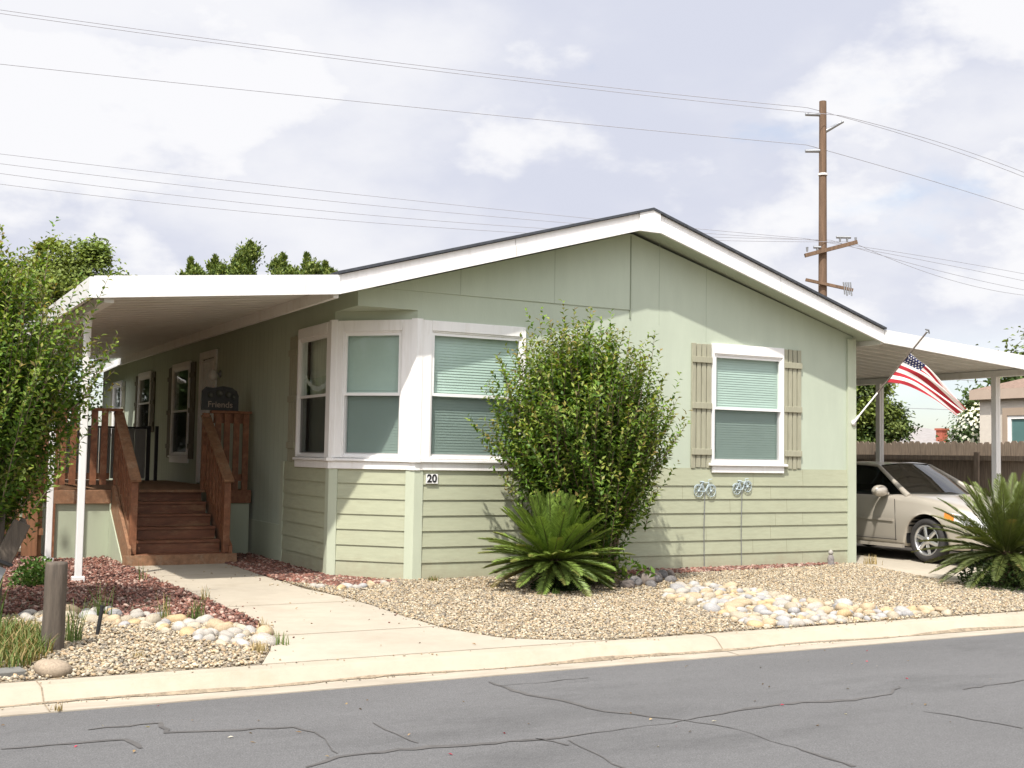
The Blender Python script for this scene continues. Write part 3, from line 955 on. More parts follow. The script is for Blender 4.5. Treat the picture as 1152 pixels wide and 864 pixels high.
# dark panels standing for the unlit rooms behind the porch windows
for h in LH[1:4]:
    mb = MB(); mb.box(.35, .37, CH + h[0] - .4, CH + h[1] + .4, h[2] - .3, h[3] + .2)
    mb.build('dark_room_panel', SHUTD, house)


for c, ua, na, ub, nb in (((CH, 0, 0), -U_C, N_C, U_F, N_F), ((0, CH, 0), U_C, N_C, U_L, N_L)):
    corner_post('bay_corner_trim', c, ua, na, ub, nb, .055, .0485, 1.438, 3.137, WHITE)
    corner_post('bay_sill_corner', c, ua, na, ub, nb, .05, .0785, 1.396, 1.4365, WHITE)
    corner_post('bay_apron_corner', c, ua, na, ub, nb, .05, .0495, 1.302, 1.3945, WHITE)
mb = MB(); mb.box(-.014, -.002, 2.71, 16.95, -.03, .50); mb.build('base_skirting', SKIRT, house)


def shutter(P0, u, n, a0, a1, z0, z1, m, slats=4):
    u, n, P0 = Vector(u), Vector(n), Vector(P0)
    M = Matrix(((u.x, n.x, 0, P0.x), (u.y, n.y, 0, P0.y), (0, 0, 1, 0), (0, 0, 0, 1)))
    mb = MB(M)
    wsl = (a1 - a0) / slats
    for i in range(slats):
        mb.box(a0 + i * wsl + .008, a0 + (i + 1) * wsl - .008, .004, .026, z0 + random.uniform(-.01, .01), z1 + random.uniform(-.01, .01))
    s = mb.build('shutter', m, house, .003)
    for f in (.13, .5, .87):
        zz = z0 + (z1 - z0) * f
        mb = MB(M); mb.box(a0 + .012, a1 - .004, .0265, .046, zz - .042, zz + .042)
        mb.build('batten', m, s, .003)


shutter((0, 0, 0), (1, 0, 0), (0, -1, 0), 4.885, 5.235, 1.37, 3.09, SHUT)
shutter((0, 0, 0), (1, 0, 0), (0, -1, 0), 6.535, 6.875, 1.37, 3.09, SHUT)
shutter((0, 0, 0), (0, 1, 0), (-1, 0, 0), 2.10, 2.45, 1.37, 3.05, SHUT)
for a, b, z in ((7.72, 8.06, 1.35), (9.44, 9.78, 1.35), (11.0, 11.32, 1.85), (12.58, 12.9, 1.85)):
    shutter((0, 0, 0), (0, 1, 0), (-1, 0, 0), a, b, z, 3.05, SHUTD)
for a, b in ((14.1, 14.42), (15.48, 15.8)):
    shutter((0, 0, 0), (0, 1, 0), (-1, 0, 0), a, b, 1.85, 3.0, SHUT)
# porch door with a barred security screen
mb = MB(); mb.box(-.04, -.003, 6.30, 6.42, .95, 3.17); mb.box(-.04, -.003, 7.25, 7.37, .95, 3.17); mb.box(-.042, -.003, 6.42, 7.25, 3.05, 3.17)
mb.box(.02, .05, 6.42, 7.25, .95, 3.05)
door = mb.build('door', WHITE, house)
mb = MB()
for y in np.linspace(6.46, 7.21, 8): mb.box(-.03, -.012, y - .012, y + .012, 1.02, 2.98)
for z in (1.0, 2.0, 3.0): mb.box(-.031, -.011, 6.44, 7.23, z - .02, z + .02)
mb.build('security_bar', VINYL, door)
mb = MB(); mb.tube([(-.04, 6.5, 1.95), (-.09, 6.5, 1.95), (-.09, 6.6, 1.95)], .012, 8); mb.build('handle', STEEL, door)

# roof slab, shingles, fascia boards
YF, YB = -.38, 17.3
mb = MB()
mb.prism([(-.36, YF + .02, 3.36), (3.95, YF + .02, 4.54), (8.10, YF + .02, 3.31), (8.10, YF + .02, 3.42), (3.95, YF + .02, 4.73), (-.36, YF + .02, 3.49)], (0, YB - YF, 0))
roof = mb.build('roof', WALL, house)
mb = MB()
mb.prism([(-.40, -.425, 3.53), (3.95, -.425, 4.763), (8.16, -.425, 3.455), (8.17, -.425, 3.483), (3.95, -.425, 4.795), (-.42, -.425, 3.558)], (0, YB + .45, 0))
mb.build('shingle_layer', SHING, roof)
# rake: lower board proud of the upper one
for side in (0, 1):
    mb = MB()
    if side == 0:
        t0, t1, b0, b1 = (-.38, 3.525), (3.75, 4.700), (-.38, 3.30), (3.75, 4.472)
    else:
        t0, t1, b0, b1 = (4.06, 4.724), (8.15, 3.450), (4.06, 4.476), (8.15, 3.250)
    f = .40
    m0 = (t0[0], t0[1] + (b0[1] - t0[1]) * f); m1 = (t1[0], t1[1] + (b1[1] - t1[1]) * f)
    mb.prism([(t0[0], -.362, t0[1]), (t1[0], -.362, t1[1]), (m1[0], -.362, m1[1] - .004), (m0[0], -.362, m0[1] - .004)], (0, -.022, 0))
    mb.prism([(m0[0], -.362, m0[1]), (m1[0], -.362, m1[1]), (b1[0], -.362, b1[1]), (b0[0], -.362, b0[1])], (0, -.044, 0))
    mb.build('fascia', WHITE, roof)
mb = MB(); mb.prism([(3.74, -.362, 4.701), (3.95, -.362, 4.761), (4.07, -.362, 4.722), (4.07, -.362, 4.468), (3.74, -.362, 4.468)], (0, -.05, 0))
mb.build('ridge_block', WHITE, roof)
mb = MB()
for x, zt1, zb1 in ((1.9, 4.178, 3.951), (6.15, 4.073, 3.848)):
    mb.box(x, x + .004, -.4075, -.4, zb1 + .004, zb1 + .13)
    mb.box(x, x + .004, -.386, -.38, zb1 + .14, zt1 - .01)
mb.build('fascia_joint', mat('joint_line', (.3, .28, .24), .8, .1, 9), roof)
mb = MB(); mb.box(-.43, -.37, -.34, YB, 3.262, 3.392); mb.build('gutter', METALW, roof)
mb = MB(); mb.box(8.12, 8.17, -.34, YB, 3.24, 3.42); mb.build('gutter', METALW, roof)


def pan_roof(name, x0, x1, z0, z1, y0, y1, th, beam_side):
    """ribbed metal pan roof sloping from (x0,z0) to (x1,z1)"""
    prof = []
    p = .30
    y = y0 + .05
    while y < y1 - .02:
        prof += [(y, 0), (y + .03, .05), (y + .06, .05), (y + .09, 0)]
        y += p
    prof.append((y1, 0))
    mb = MB()
    n = len(prof)
    vs = [(x0, yy, z0 + zz) for yy, zz in prof] + [(x1, yy, z1 + zz) for yy, zz in prof]
    mb.add(vs, [(i, i + 1, n + i + 1, n + i) for i in range(n - 1)])
    vs = [(a, b, c + .055) for a, b, c in ((x0, y0, z0), (x1, y0, z1), (x1, y1, z1), (x0, y1, z0))]
    mb.add(vs, [(0, 1, 2, 3)])
    return mb.build(name, PANW, house)


# porch cover on the entrance side
PX0, PX1 = -3.05, -.40
porch = pan_roof('porch_roof', PX1 + .03, PX0 + .02, 3.398, 3.135, -.36, 12.45, .05, 0)
mb = MB(); mb.prism([(PX1 + .018, -.365, 3.300), (PX1 + .018, -.365, 3.522), (PX0, -.365, 3.278), (PX0, -.365, 3.048)], (0, -.04, 0))
mb.build('fascia', METALW, porch)
mb = MB(); mb.box(PX0 - .04, PX0, -.36, 12.5, 3.055, 3.272); mb.build('fascia', METALW, porch)
mb = MB(); mb.box(PX0 + .12, PX0 + .22, -.3, 12.4, 3.02, 3.13); mb.build('beam', METALW, porch)
for y in (1.08, 3.6, 6.2, 8.8, 11.4):
    mb = MB()
    x = -2.87
    mb.box(x - .038, x + .038, y - .038, y + .038, gz(y) + .01, 3.02)
    mb.box(x - .05, x + .05, y - .002, y + .002 + .04, 2.9, 3.02)
    mb.box(x - .07, x + .07, y - .045, y + .045, gz(y), gz(y) + .07)
    mb.build('post', METALW, porch, .006)
# carport cover
cpt = pan_roof('carport_roof', 8.16, 11.85, 3.295, 3.045, -.36, 7.2, .05, 1)
mb = MB(); mb.prism([(8.165, -.365, 3.252), (8.165, -.365, 3.452), (11.85, -.365, 3.195), (11.85, -.365, 2.965)], (0, -.04, 0))
mb.build('fascia', METALW, cpt)
mb = MB(); mb.box(11.85, 11.88, -.36, 7.2, 2.97, 3.19); mb.build('fascia', METALW, cpt)
mb = MB(); mb.box(11.55, 11.65, -.25, 7.0, 2.955, 3.058); mb.build('beam', METALW, cpt)
for y in (.47, 3.07, 5.9):
    mb = MB()
    x = 11.6
    for sx in (-1, 1):
        mb.box(x + sx * .028 - .026, x + sx * .028 + .026, y - .05, y + .05, 0, 2.953)
    mb.box(x - .002, x + .002, y - .056, y + .056, 0, 2.95)
    mb.build('post', METALW, cpt, .006)
# small awning past the porch end
mb = MB(); mb.prism([(-.44, 12.75, 3.25), (-.44, 12.75, 3.29), (-1.0, 12.75, 2.99), (-1.0, 12.75, 2.95)], (0, .5, 0))
mb.build('side_awning', METALW, house)

# house number, wall lamp, plaque
num = thing('house_number_plaque', (.99, -.03, 1.2), 'white house number plaque reading 20 below the corner window', 'house number')
mb = MB(); mb.box(.915, 1.068, -.042, -.028, 1.142, 1.258); mb.build('plate', VINYL, num)
M = Matrix(((1, 0, 0, .99), (0, 0, 1, -.0445), (0, 1, 0, 1.2), (0, 0, 0, 1)))
text_mesh('20', .132, M, .0015, .004).build('numeral', NUMB, num)
lamp = thing('wall_lamp', (0, 6.1, 2.75), 'small pale porch lamp on the shaded wall beside the barred door', 'lamp')
mb = MB(); mb.lathe([(.001, 0), (.06, 0), (.06, .02), (.02, .03), (.02, .1)], (-.002, 6.1, 2.75), 16, 'x')
mb.M = None
for i in range(len(mb.v)): mb.v[i] = (-mb.v[i][0] - .004, mb.v[i][1], mb.v[i][2])
mb.build('bracket', STEEL, lamp)
mb = MB(); mb.lathe([(.03, .06), (.06, .03), (.07, -.04), (.05, -.1), (.001, -.12)], (-.12, 6.1, 2.75), 16); mb.build('globe', WHITE, lamp)

# ------------------------------------------------------------------ deck and stairs
DZ = .93
deck = thing('wooden_deck', (-1.4, 4.1, 0), 'redwood stained porch deck with stairs and railings beside the house', 'deck')
mb = MB()
for i in range(20):
    y = 4.06 + i * .145
    mb.box(-2.78, -.06, y + .003, y + .14, DZ - .035, DZ)
for i in range(20, 38):
    y = 4.06 + i * .145
    mb.box(-2.78, -.06, y + .003, y + .14, DZ - .035, DZ)
mb.build('deck_floor', WOODW, deck)
mb = MB(); mb.box(-2.80, -2.02, 4.0, 4.055, DZ - .19, DZ - .002); mb.build('rim_joist', WOODW, deck, .004)
mb = MB(); mb.box(-.62, -.05, 4.0, 4.055, DZ - .19, DZ - .002); mb.build('rim_joist', WOOD, deck, .004)
mb = MB(); mb.box(-2.82, -2.765, 4.06, 9.6, DZ - .19, DZ - .037); mb.build('rim_joist', WOOD, deck, .004)
for a, b in ((-2.74, -2.42), (-2.41, -2.03)):
    mb = MB(); mb.box(a, b, 4.045, 4.06, -.02, DZ - .19); mb.build('skirt_panel', SKIRT, deck)
mb = MB(); mb.box(-.60, -.06, 4.045, 4.06, -.02, DZ - .19); mb.build('skirt_panel', SKIRT, deck)
mb = MB(); mb.box(-2.805, -2.785, 4.1, 9.6, -.02, DZ - .19); mb.build('skirt_panel', SKIRT, deck)
mb = MB(); mb.prism([(-2.03, 2.98, -.02), (-2.03, 4.04, -.02), (-2.03, 4.04, .66)], (.015, 0, 0)); mb.build('skirt_panel', SKIRT, deck)
mb = MB(); mb.box(-2.83, -2.745, 4.0, 4.08, -.02, DZ - .19); mb.build('post', WOOD, deck)
# stairs: closed risers and treads
SX0, SX1 = -1.96, -.70
for k in range(6):
    z = .13 + .16 * k; y = 2.76 + .272 * k
    mb = MB(); mb.box(SX0 + .04, SX1 - .04, y, y + (.29 if k < 5 else .1), z - .036, z - (.002 if k == 5 else 0)); mb.build('stair_tread', TREADW, deck, .004)
    mb = MB(); mb.box(SX0 + .042, SX1 - .042, y + .022, y + .042, z - .16, z - .037); mb.build('stair_riser', TREADW, deck)
mb = MB(); mb.box(SX0 - .12, SX1 + .10, 2.70, 2.745, -.015, .125); mb.build('kick_board', WOODW, deck)
for x, m in ((SX0 - .03, WOODW), (SX1 + .03, WOOD)):
    mb = MB()
    mb.prism([(x - .022, 2.75, -.015), (x - .022, 3.0, -.015), (x - .022, 4.05, .66), (x - .022, 4.05, .99), (x - .022, 3.95, .99), (x - .022, 2.75, .22)], (.044, 0, 0))
    mb.build('stringer', m, deck, .004)
# newels, sloping handrails, balusters
for sx, m, x in ((-1, WOODW, SX0 + .02), (1, WOOD, SX1 - .02)):
    mb = MB(); mb.box(x - .045, x + .045, 2.80, 2.89, .13, 1.075); mb.build('newel_post', WOOD, deck, .005)
    mb = MB(); mb.box(x - .045, x + .045, 4.06, 4.15, DZ, 2.04); mb.build('newel_post', WOOD, deck, .005)
    mb = MB(); mb.beam((x, 2.74, 1.085), (x, 4.12, 2.00), .135, .038, (0, 0, 1)); mb.build('handrail', WOODW, deck, .005)
    mb = MB(); mb.beam((x, 2.89, .32), (x, 4.06, 1.05), .04, .09); mb.build('bottom_rail', m, deck)
    for i in range(6):
        y = 3.0 + i * .175
        mb = MB(); mb.box(x - .016, x + .016, y, y + .075, .36 + .63 * (y - 2.89), 1.09 + .663 * (y - 2.80)); mb.build('baluster', WOOD, deck)
# right guard rail beside the house wall
mb = MB(); mb.box(-.66, -.07, 4.0, 4.14, 2.04, 2.08); mb.build('top_rail', WOOD, deck, .005)
mb = MB(); mb.box(-.61, -.09, 4.075, 4.11, 1.90, 2.038); mb.build('top_rail', WOOD, deck)
mb = MB(); mb.box(-.61, -.09, 4.055, 4.075, 1.06, 1.16); mb.build('bottom_rail', WOOD, deck)
for a in (-.60, -.47, -.33, -.19):
    mb = MB(); mb.box(a, a + .085, 4.015, 4.054, DZ - .0, 2.037); mb.build('baluster', WOOD, deck)
# left guard rail, front and side
mb = MB(); mb.box(-2.82, -1.9, 4.0, 4.14, 2.02, 2.06); mb.build('top_rail', WOOD, deck, .005)
mb = MB(); mb.box(-2.72, -2.05, 4.055, 4.10, 1.07, 1.16); mb.build('bottom_rail', WOODW, deck)
for a in np.arange(-2.72, -2.1, .135):
    mb = MB(); mb.box(a, a + .085, 4.015, 4.052, 1.0, 2.018); mb.build('baluster', WOOD, deck)
mb = MB(); mb.box(-2.82, -2.73, 4.0, 4.09, DZ, 2.018); mb.build('newel_post', WOOD, deck)
mb = MB(); mb.box(-2.84, -2.70, 4.142, 9.6, 2.02, 2.06); mb.build('top_rail', WOOD, deck)
for y in np.arange(4.25, 9.5, .2):
    mb = MB(); mb.box(-2.80, -2.765, y, y + .085, DZ - .035 + .04, 2.018); mb.build('baluster', WOOD, deck)

gate = thing('grey_gate', (-1.1, 9.2, DZ), 'grey board gate with dark posts closing the far end of the deck', 'gate')
mb = MB()
for i in range(7):
    x = -1.95 + i * .205
    mb.box(x, x + .195, 9.2, 9.225, DZ + .04, 1.87)
mb.build('board_panel', GREYP, gate)
mb = MB(); mb.box(-1.97, -.5, 9.185, 9.24, 1.872, 1.91); mb.box(-.51, -.44, 9.19, 9.25, DZ, 1.93); mb.box(-.36, -.30, 9.19, 9.25, DZ, 1.93); mb.build('gate_frame', BLACKP, gate)

plq = thing('welcome_plaque', (-.53, 4.07, 2.08), 'dark decorative plaque with pale lettering standing on the deck railing', 'plaque')
mb = MB()
pts = [(-.80, 2.082), (-.26, 2.082), (-.26, 2.30), (-.29, 2.37), (-.36, 2.42), (-.50, 2.44), (-.64, 2.41), (-.74, 2.42), (-.80, 2.36)]
mb.prism([(x, 4.06, z) for x, z in pts], (0, .03, 0)); mb.build('panel', PLAQ, plq)
M = Matrix(((1, 0, 0, -.53), (0, 0, 1, 4.057), (0, 1, 0, 2.165), (0, 0, 0, 1)))
text_mesh('Friends', .125, M, .002, .001).build('lettering', CREAM, plq)
mb = MB()
for i, (x, z, r) in enumerate([(-.68, 2.30, .04), (-.55, 2.33, .05), (-.42, 2.31, .045), (-.34, 2.28, .03)]):
    mb.lathe([(r, 0), (r * .8, .012), (.001, .014)], (x, 4.046, z), 12, 'y')
mb.build('ornament', mat('dark_bronze', (.05, .055, .045), .5, .4, 20), plq)

# ------------------------------------------------------------------ wire bicycles on stakes
def bike(x, y, ztop, s, label, tilt):
    t = thing('bicycle_garden_stake', (x, y, gz(y)), label, 'garden stake', 'bicycle garden stakes')
    r = .078 * s
    zc = ztop
    c1, c2 = (x - .105 * s, y, zc - .0), (x + .105 * s, y - .004, zc + tilt)
    for c in (c1, c2):
        mb = MB(); mb.ring(c, r, .0055, 'y', 20, 6)
        for k in range(8):
            a = PI * k / 4
            mb.tube([c, (c[0] + r * math.cos(a), c[1], c[2] + r * math.sin(a))], .0035, 4, False)
        mb.lathe([(.001, -.012), (.018, -.012), (.018, .012), (.001, .012)], c, 10, 'y')
        mb.build('wheel', BLUEM, t)
    mb = MB()
    seat = (c1[0] + .06 * s, y, zc + .11 * s); head = (c2[0] - .035 * s, y, zc + .115 * s); bb = (x - .0, y, zc - .01)
    for a, b in ((c1, seat), (c1, bb), (bb, seat), (bb, head), (seat, head), (head, c2)):
        mb.tube([a, b], .007, 6)
    mb.tube([head, (head[0] - .005, y, head[2] + .04), (head[0] + .045, y - .01, head[2] + .05)], .006, 6)
    mb.tube([(seat[0] - .035, y, seat[2] + .018), (seat[0] + .03, y, seat[2] + .015)], .011, 6)
    for c in (c1, c2):
        pts = [(c[0] + (r + .014) * math.cos(a), c[1], c[2] + (r + .014) * math.sin(a)) for a in np.linspace(.5, 2.6, 9)]
        mb.tube(pts, .006, 5)
    mb.build('frame', BLUEM, t)
    mb = MB(); mb.tube([(x, y, gz(y) - .02), (x - .012, y, zc * .5), (x, y, zc - .01)], .006, 6); mb.build('stake', STEEL, t)
    return t


BX = [5.116, 5.766]
bike(BX[0], -.040, 1.055, 1.0, 'pale wire bicycle garden stake left of the window sill centre, touching the sill corner line', 0.0)
bike(BX[1], -.040, 1.08, .9, 'pale wire bicycle garden stake standing right under the shuttered window sill', .035)
# garden figure by the corner board
fg = thing('garden_figure', (7.33, -.14, gz(-.14)), 'small grey garden figure standing by the right corner board', 'ornament')
mb = MB(); mb.lathe([(.001, .0), (.055, .0), (.06, .02), (.045, .06), (.05, .10), (.035, .15), (.02, .165)], (7.33, -.14, gz(-.14)), 14); mb.build('body', mat('cast_stone', (.20, .18, .17), .9, .3, 30), fg)
mb = MB(); mb.lathe([(.018, .16), (.034, .175), (.036, .20), (.02, .225), (.001, .235)], (7.33, -.14, gz(-.14)), 14); mb.build('head', mat('cast_stone_pale', (.33, .31, .28), .9, .2, 30), fg)

# ------------------------------------------------------------------ flag
fl = thing('house_flag', (7.9, -.04, 2.09), 'american flag on a slanted pole bracketed to the corner of the house', 'flag')
A0, A1 = Vector((7.88, -.05, 2.09)), Vector((8.80, -.60, 3.44))
mb = MB(); mb.lathe([(.001, .0), (.045, .0), (.045, .012), (.03, .02), (.001, .02)], (7.87, -.058, 2.07), 14, 'y')
mb.tube([A0 + Vector((-.01, .01, -.03)), A0 + (A1 - A0) * .06], .02, 10); mb.build('bracket', METALW, fl)
mb = MB(); mb.tube([A0, A0 + (A1 - A0) * .32], .0125, 8); mb.build('lower_pole', METALW, fl)
mb = MB(); mb.tube([A0 + (A1 - A0) * .32, A1], .0125, 8); mb.build('upper_pole', GREYW, fl)
mb = MB()
ax = (A1 - A0).normalized()
mb.tube([A1, A1 + ax * .03], [.018, .012], 8)
sd = ax.cross(Vector((0, 1, 0))).normalized()
mb.tube([A1 + ax * .03 - sd * .05 - ax * .015, A1 + ax * .045, A1 + ax * .03 + sd * .05 - ax * .015], .012, 6)
mb.build('finial', STEEL, fl)
# cloth: hoist along the pole, fly drooping to the lower right, upper half folded behind itself
PL = lambda f: A0 + (A1 - A0) * f
HT, HBt = PL(.77) + Vector((-.01, -.03, 0)), PL(.44) + Vector((-.01, -.03, 0))
FT = [HT] + [Vector(p) for p in ((8.74, -.49, 3.04), (8.99, -.50, 2.905), (9.38, -.50, 2.63), (9.79, -.50, 2.36))]
FBm = [HBt] + [Vector(p) for p in ((8.45, -.43, 2.66), (8.70, -.47, 2.59), (9.08, -.50, 2.44), (9.53, -.50, 2.22))]


def bez(P, t):
    n = len(P) - 1
    x = t * n; i = min(int(x), n - 1); f = x - i
    p0, p1, p2, p3 = P[max(i - 1, 0)], P[i], P[i + 1], P[min(i + 2, n)]
    return .5 * ((2 * p1) + (p2 - p0) * f + (2 * p0 - 5 * p1 + 4 * p2 - p3) * f * f + (3 * p1 - p0 - 3 * p2 + p3) * f ** 3)


NU, NV = 40, 39
vs = []
vtab = ([0, 1, 2, 3, 4, 5, 6, 10, 13], [0, .115, .235, .355, .47, .58, .68, 1.0, .72])
BACK = ([0, 9.6, 10.4, 13], [0, 0, .03, .05])
for i in range(NU + 1):
    u = i / NU
    T, B = bez(FT, u), bez(FBm, u)
    for j in range(NV + 1):
        s = j / NV * 13
        q = float(np.interp(s, *vtab))
        p = B + (T - B) * q
        fold = (.028 * math.sin(q * 9 + u * 3.0) + .03 * math.sin(q * 17 - u * 5)) * (.25 + .9 * u)
        p = p + Vector((.30, -.85, .1)) * fold * (.3 + q) + Vector((.0, 1, 0)) * float(np.interp(s, *BACK))
        vs.append(p)
fs, mi = [], []
mb = MB()
for i in range(NU):
    for j in range(NV):
        s = int(j / NV * 13)
        canton = (i / NU < .40) and s >= 6
        mb.m = 2 if canton else (0 if s % 2 == 0 else 1)
        a = i * (NV + 1) + j
        mb.f.append([a, a + NV + 1, a + NV + 2, a + 1]); mb.mi.append(mb.m); mb.sm.append(True)
mb.v = [tuple(p) for p in vs]


def cloth(u, s):
    x = u * NU; y = s / 13 * NV
    i, j = min(int(x), NU - 1), min(int(y), NV - 1); fx, fy = x - i, y - j
    g_ = lambda a, b: vs[a * (NV + 1) + b]
    return (g_(i, j) * (1 - fx) + g_(i + 1, j) * fx) * (1 - fy) + (g_(i, j + 1) * (1 - fx) + g_(i + 1, j + 1) * fx) * fy


mb.m = 1
for r_ in range(9):
    for c_ in range(6 if r_ % 2 == 0 else 5):
        u = (.4 / 6) * (c_ + (.5 if r_ % 2 == 0 else 1.0)); s = 6 + 7 * (r_ + .5) / 9
        o_ = cloth(u, s); e1 = (cloth(min(1, u + .02), s) - o_).normalized(); e2 = (cloth(u, min(13, s + .25)) - o_).normalized()
        nn = e1.cross(e2).normalized()
        if nn.y > 0: nn = -nn
        for off in (.006, -.006):
            st = []
            for k in range(10):
                a = PI / 2 + k * PI / 5; rr = (.017 if k % 2 == 0 else .007)
                st.append(o_ + e1 * math.cos(a) * rr + e2 * math.sin(a) * rr + nn * off)
            mb.add(st, [tuple(range(10))])
mb.build('flag_cloth', [REDC, WHTC, BLUC], fl)

# ------------------------------------------------------------------ car
car = thing('parked_sedan', (9.92, 1.2, 0), 'champagne beige sedan parked under the carport beside the house', 'car')
CX, CY0 = 9.93, -1.36          # centreline, nose
WB = [1.0, 3.82]
WR_ = .33


def prof_interp(tab, s): return float(np.interp(s, [t[0] for t in tab], [t[1] for t in tab]))


def smooth_tab(tab, n=160):
    xs_ = np.linspace(tab[0][0], tab[-1][0], n)
    ys_ = np.interp(xs_, [t[0] for t in tab], [t[1] for t in tab])
    k = np.ones(9) / 9
    yp = np.concatenate([np.full(4, ys_[0]), ys_, np.full(4, ys_[-1])])
    ysm = np.convolve(yp, k, 'valid'); ysm[0], ysm[-1] = ys_[0], ys_[-1]
    return list(zip(xs_, ysm))


ztop = smooth_tab([(0, .58), (.06, .68), (.2, .79), (.6, .91), (1.2, 1.0), (1.5, 1.025), (2.2, 1.02), (3.6, 1.03), (4.2, 1.05), (4.75, 1.02), (4.95, .9), (5.0, .7)])
zsh = smooth_tab([(0, .56), (.06, .63), (.2, .72), (.6, .85), (1.2, .935), (1.6, .965), (2.2, .97), (3.6, .99), (4.2, .99), (4.75, .96), (4.95, .85), (5.0, .66)])
hw = smooth_tab([(0, .45), (.03, .60), (.12, .74), (.3, .84), (.6, .895), (1.0, .92), (1.6, .925), (3.5, .925), (4.2, .91), (4.6, .87), (4.85, .78), (5.0, .62)])
zbt = smooth_tab([(0, .30), (.1, .23), (.4, .20), (1.0, .20), (4.0, .20), (4.6, .24), (5.0, .34)])
SS = np.unique(np.concatenate([np.linspace(0, .3, 14), np.linspace(.3, 5, 110)]))
sec = []
for s in SS:
    H, zt_, zs_, zb_ = prof_interp(hw, s), prof_interp(ztop, s), prof_interp(zsh, s), prof_interp(zbt, s)
    pts = []
    lower = [(.0, zb_), (.80, zb_), (.95, zb_ + .02), (.975, zb_ + .08), (.985, zb_ + .16)]
    for fx, z in lower: pts.append((H * fx, z))
    zm_ = zb_ + .16
    for t in np.linspace(.12, 1, 9):
        z = zm_ + (zs_ - zm_) * t
        fx = .985 + .022 * math.sin(PI * min(1, t * 1.05)) - .055 * max(0, t - .55) ** 1.3 * 2
        pts.append((H * fx, z))
    xe = pts[-1][0]
    for t, dz in ((.97, .25), (.92, .55), (.8, .80), (.6, .93), (.3, .985), (0, 1.0)):
        pts.append((xe * t, zs_ + (zt_ - zs_) * dz))
    sec.append(pts)
sec = np.array(sec)                # [ns, np, 2]
ns, npnt = sec.shape[:2]
Ys = np.repeat(SS[:, None], npnt, 1)
# open the wheel arches: push low side points out to an arch circle
AR = .385
for wc in WB:
    dy = Ys - wc; dz = sec[:, :, 1] - (WR_ + .01)
    d = np.hypot(dy, dz)
    mask = (d < AR) & (sec[:, :, 0] > .55) & (np.arange(npnt)[None, :] >= 1)
    newz = (WR_ + .01) + np.sqrt(np.maximum(AR ** 2 - dy ** 2, 0))
    m2 = (np.abs(dy) < AR) & (sec[:, :, 1] < newz) & (np.arange(npnt)[None, :] >= 1)
    sec[:, :, 1] = np.where(m2, newz, sec[:, :, 1])
mb = MB()
for sgn in (1, -1):
    vs_ = [(CX + sgn * sec[i, j, 0], CY0 + SS[i], sec[i, j, 1]) for i in range(ns) for j in range(npnt)]
    fs_ = []
    for i in range(ns - 1):
        for j in range(1, npnt - 1):
            a = i * npnt + j
            q = [a, a + 1, a + npnt + 1, a + npnt]
            z4 = [vs_[k] for k in q]
            fs_.append(tuple(q if sgn < 0 else q[::-1]))
    fs_.append(tuple(range(0, npnt)) if sgn > 0 else tuple(range(0, npnt))[::-1])
    e = (ns - 1) * npnt
    fs_.append(tuple(e + k for k in range(npnt)))
    mb.add(vs_, fs_, True)
body = mb.build('body', CARP, car)
body.modifiers.new('weld', 'WELD').merge_threshold = .0006
# under-body and wheel wells
mb = MB(); mb.box(CX - .78, CX + .78, CY0 + .25, CY0 + 4.8, .19, .30); mb.box(CX - .55, CX + .55, CY0 + .3, CY0 + 4.7, .30, .72); mb.build('underbody', CARDK, car)
# greenhouse
gb = [(1.48, .0), (2.30, 1), (3.35, 1), (4.25, 0)]


def gh(s, k):  # half width and height of the glasshouse at station s, level k (0 belt..1 roof edge)
    pass


belt = [(1.25, .0, 1.00), (1.33, .45, 1.00), (1.52, .80, .985), (1.9, .84, .975), (2.9, .85, .99), (3.7, .82, 1.0), (4.15, .70, 1.02), (4.32, .0, 1.05)]
rail = [(2.08, .0, 1.475), (2.12, .35, 1.468), (2.25, .585, 1.435), (2.5, .61, 1.455), (2.95, .615, 1.465), (3.3, .60, 1.445), (3.48, .50, 1.43), (3.52, .0, 1.45)]


def pt(tab, i, sg): s, x, z = tab[i]; return (CX + sg * x, CY0 + s, z)


for sg in (-1, 1):
    mb = MB(); mb.add([pt(belt, i, sg) for i in (2, 3, 4, 5)] + [pt(rail, i, sg) for i in (2, 3, 4, 5)], [(0, 1, 5, 4), (1, 2, 6, 5), (2, 3, 7, 6)], True)
    mb.build('side_window', PANES, car)
def sheet_between(idx, name):
    mb = MB()
    low = [pt(belt, i, -1) for i in idx[::-1]] + [pt(belt, i, 1) for i in idx[1:]]
    up_ = [pt(rail, i, -1) for i in idx[::-1]] + [pt(rail, i, 1) for i in idx[1:]]
    n = len(low)
    mid = [tuple((a + b) / 2 + (c if k == 2 else (-c if (k == 1 and idx[0] == 0) else 0)) for k, (a, b, c) in enumerate(zip(l, u_, (0, .015, .02)))) for l, u_ in zip(low, up_)]
    vs_ = low + mid + up_
    mb.add(vs_, [(r * n + k, r * n + k + 1, (r + 1) * n + k + 1, (r + 1) * n + k) for r in (0, 1) for k in range(n - 1)], True)
    return mb.build(name, PANED, car)


sheet_between([0, 1, 2], 'windshield')
sheet_between([7, 6, 5], 'rear_window')
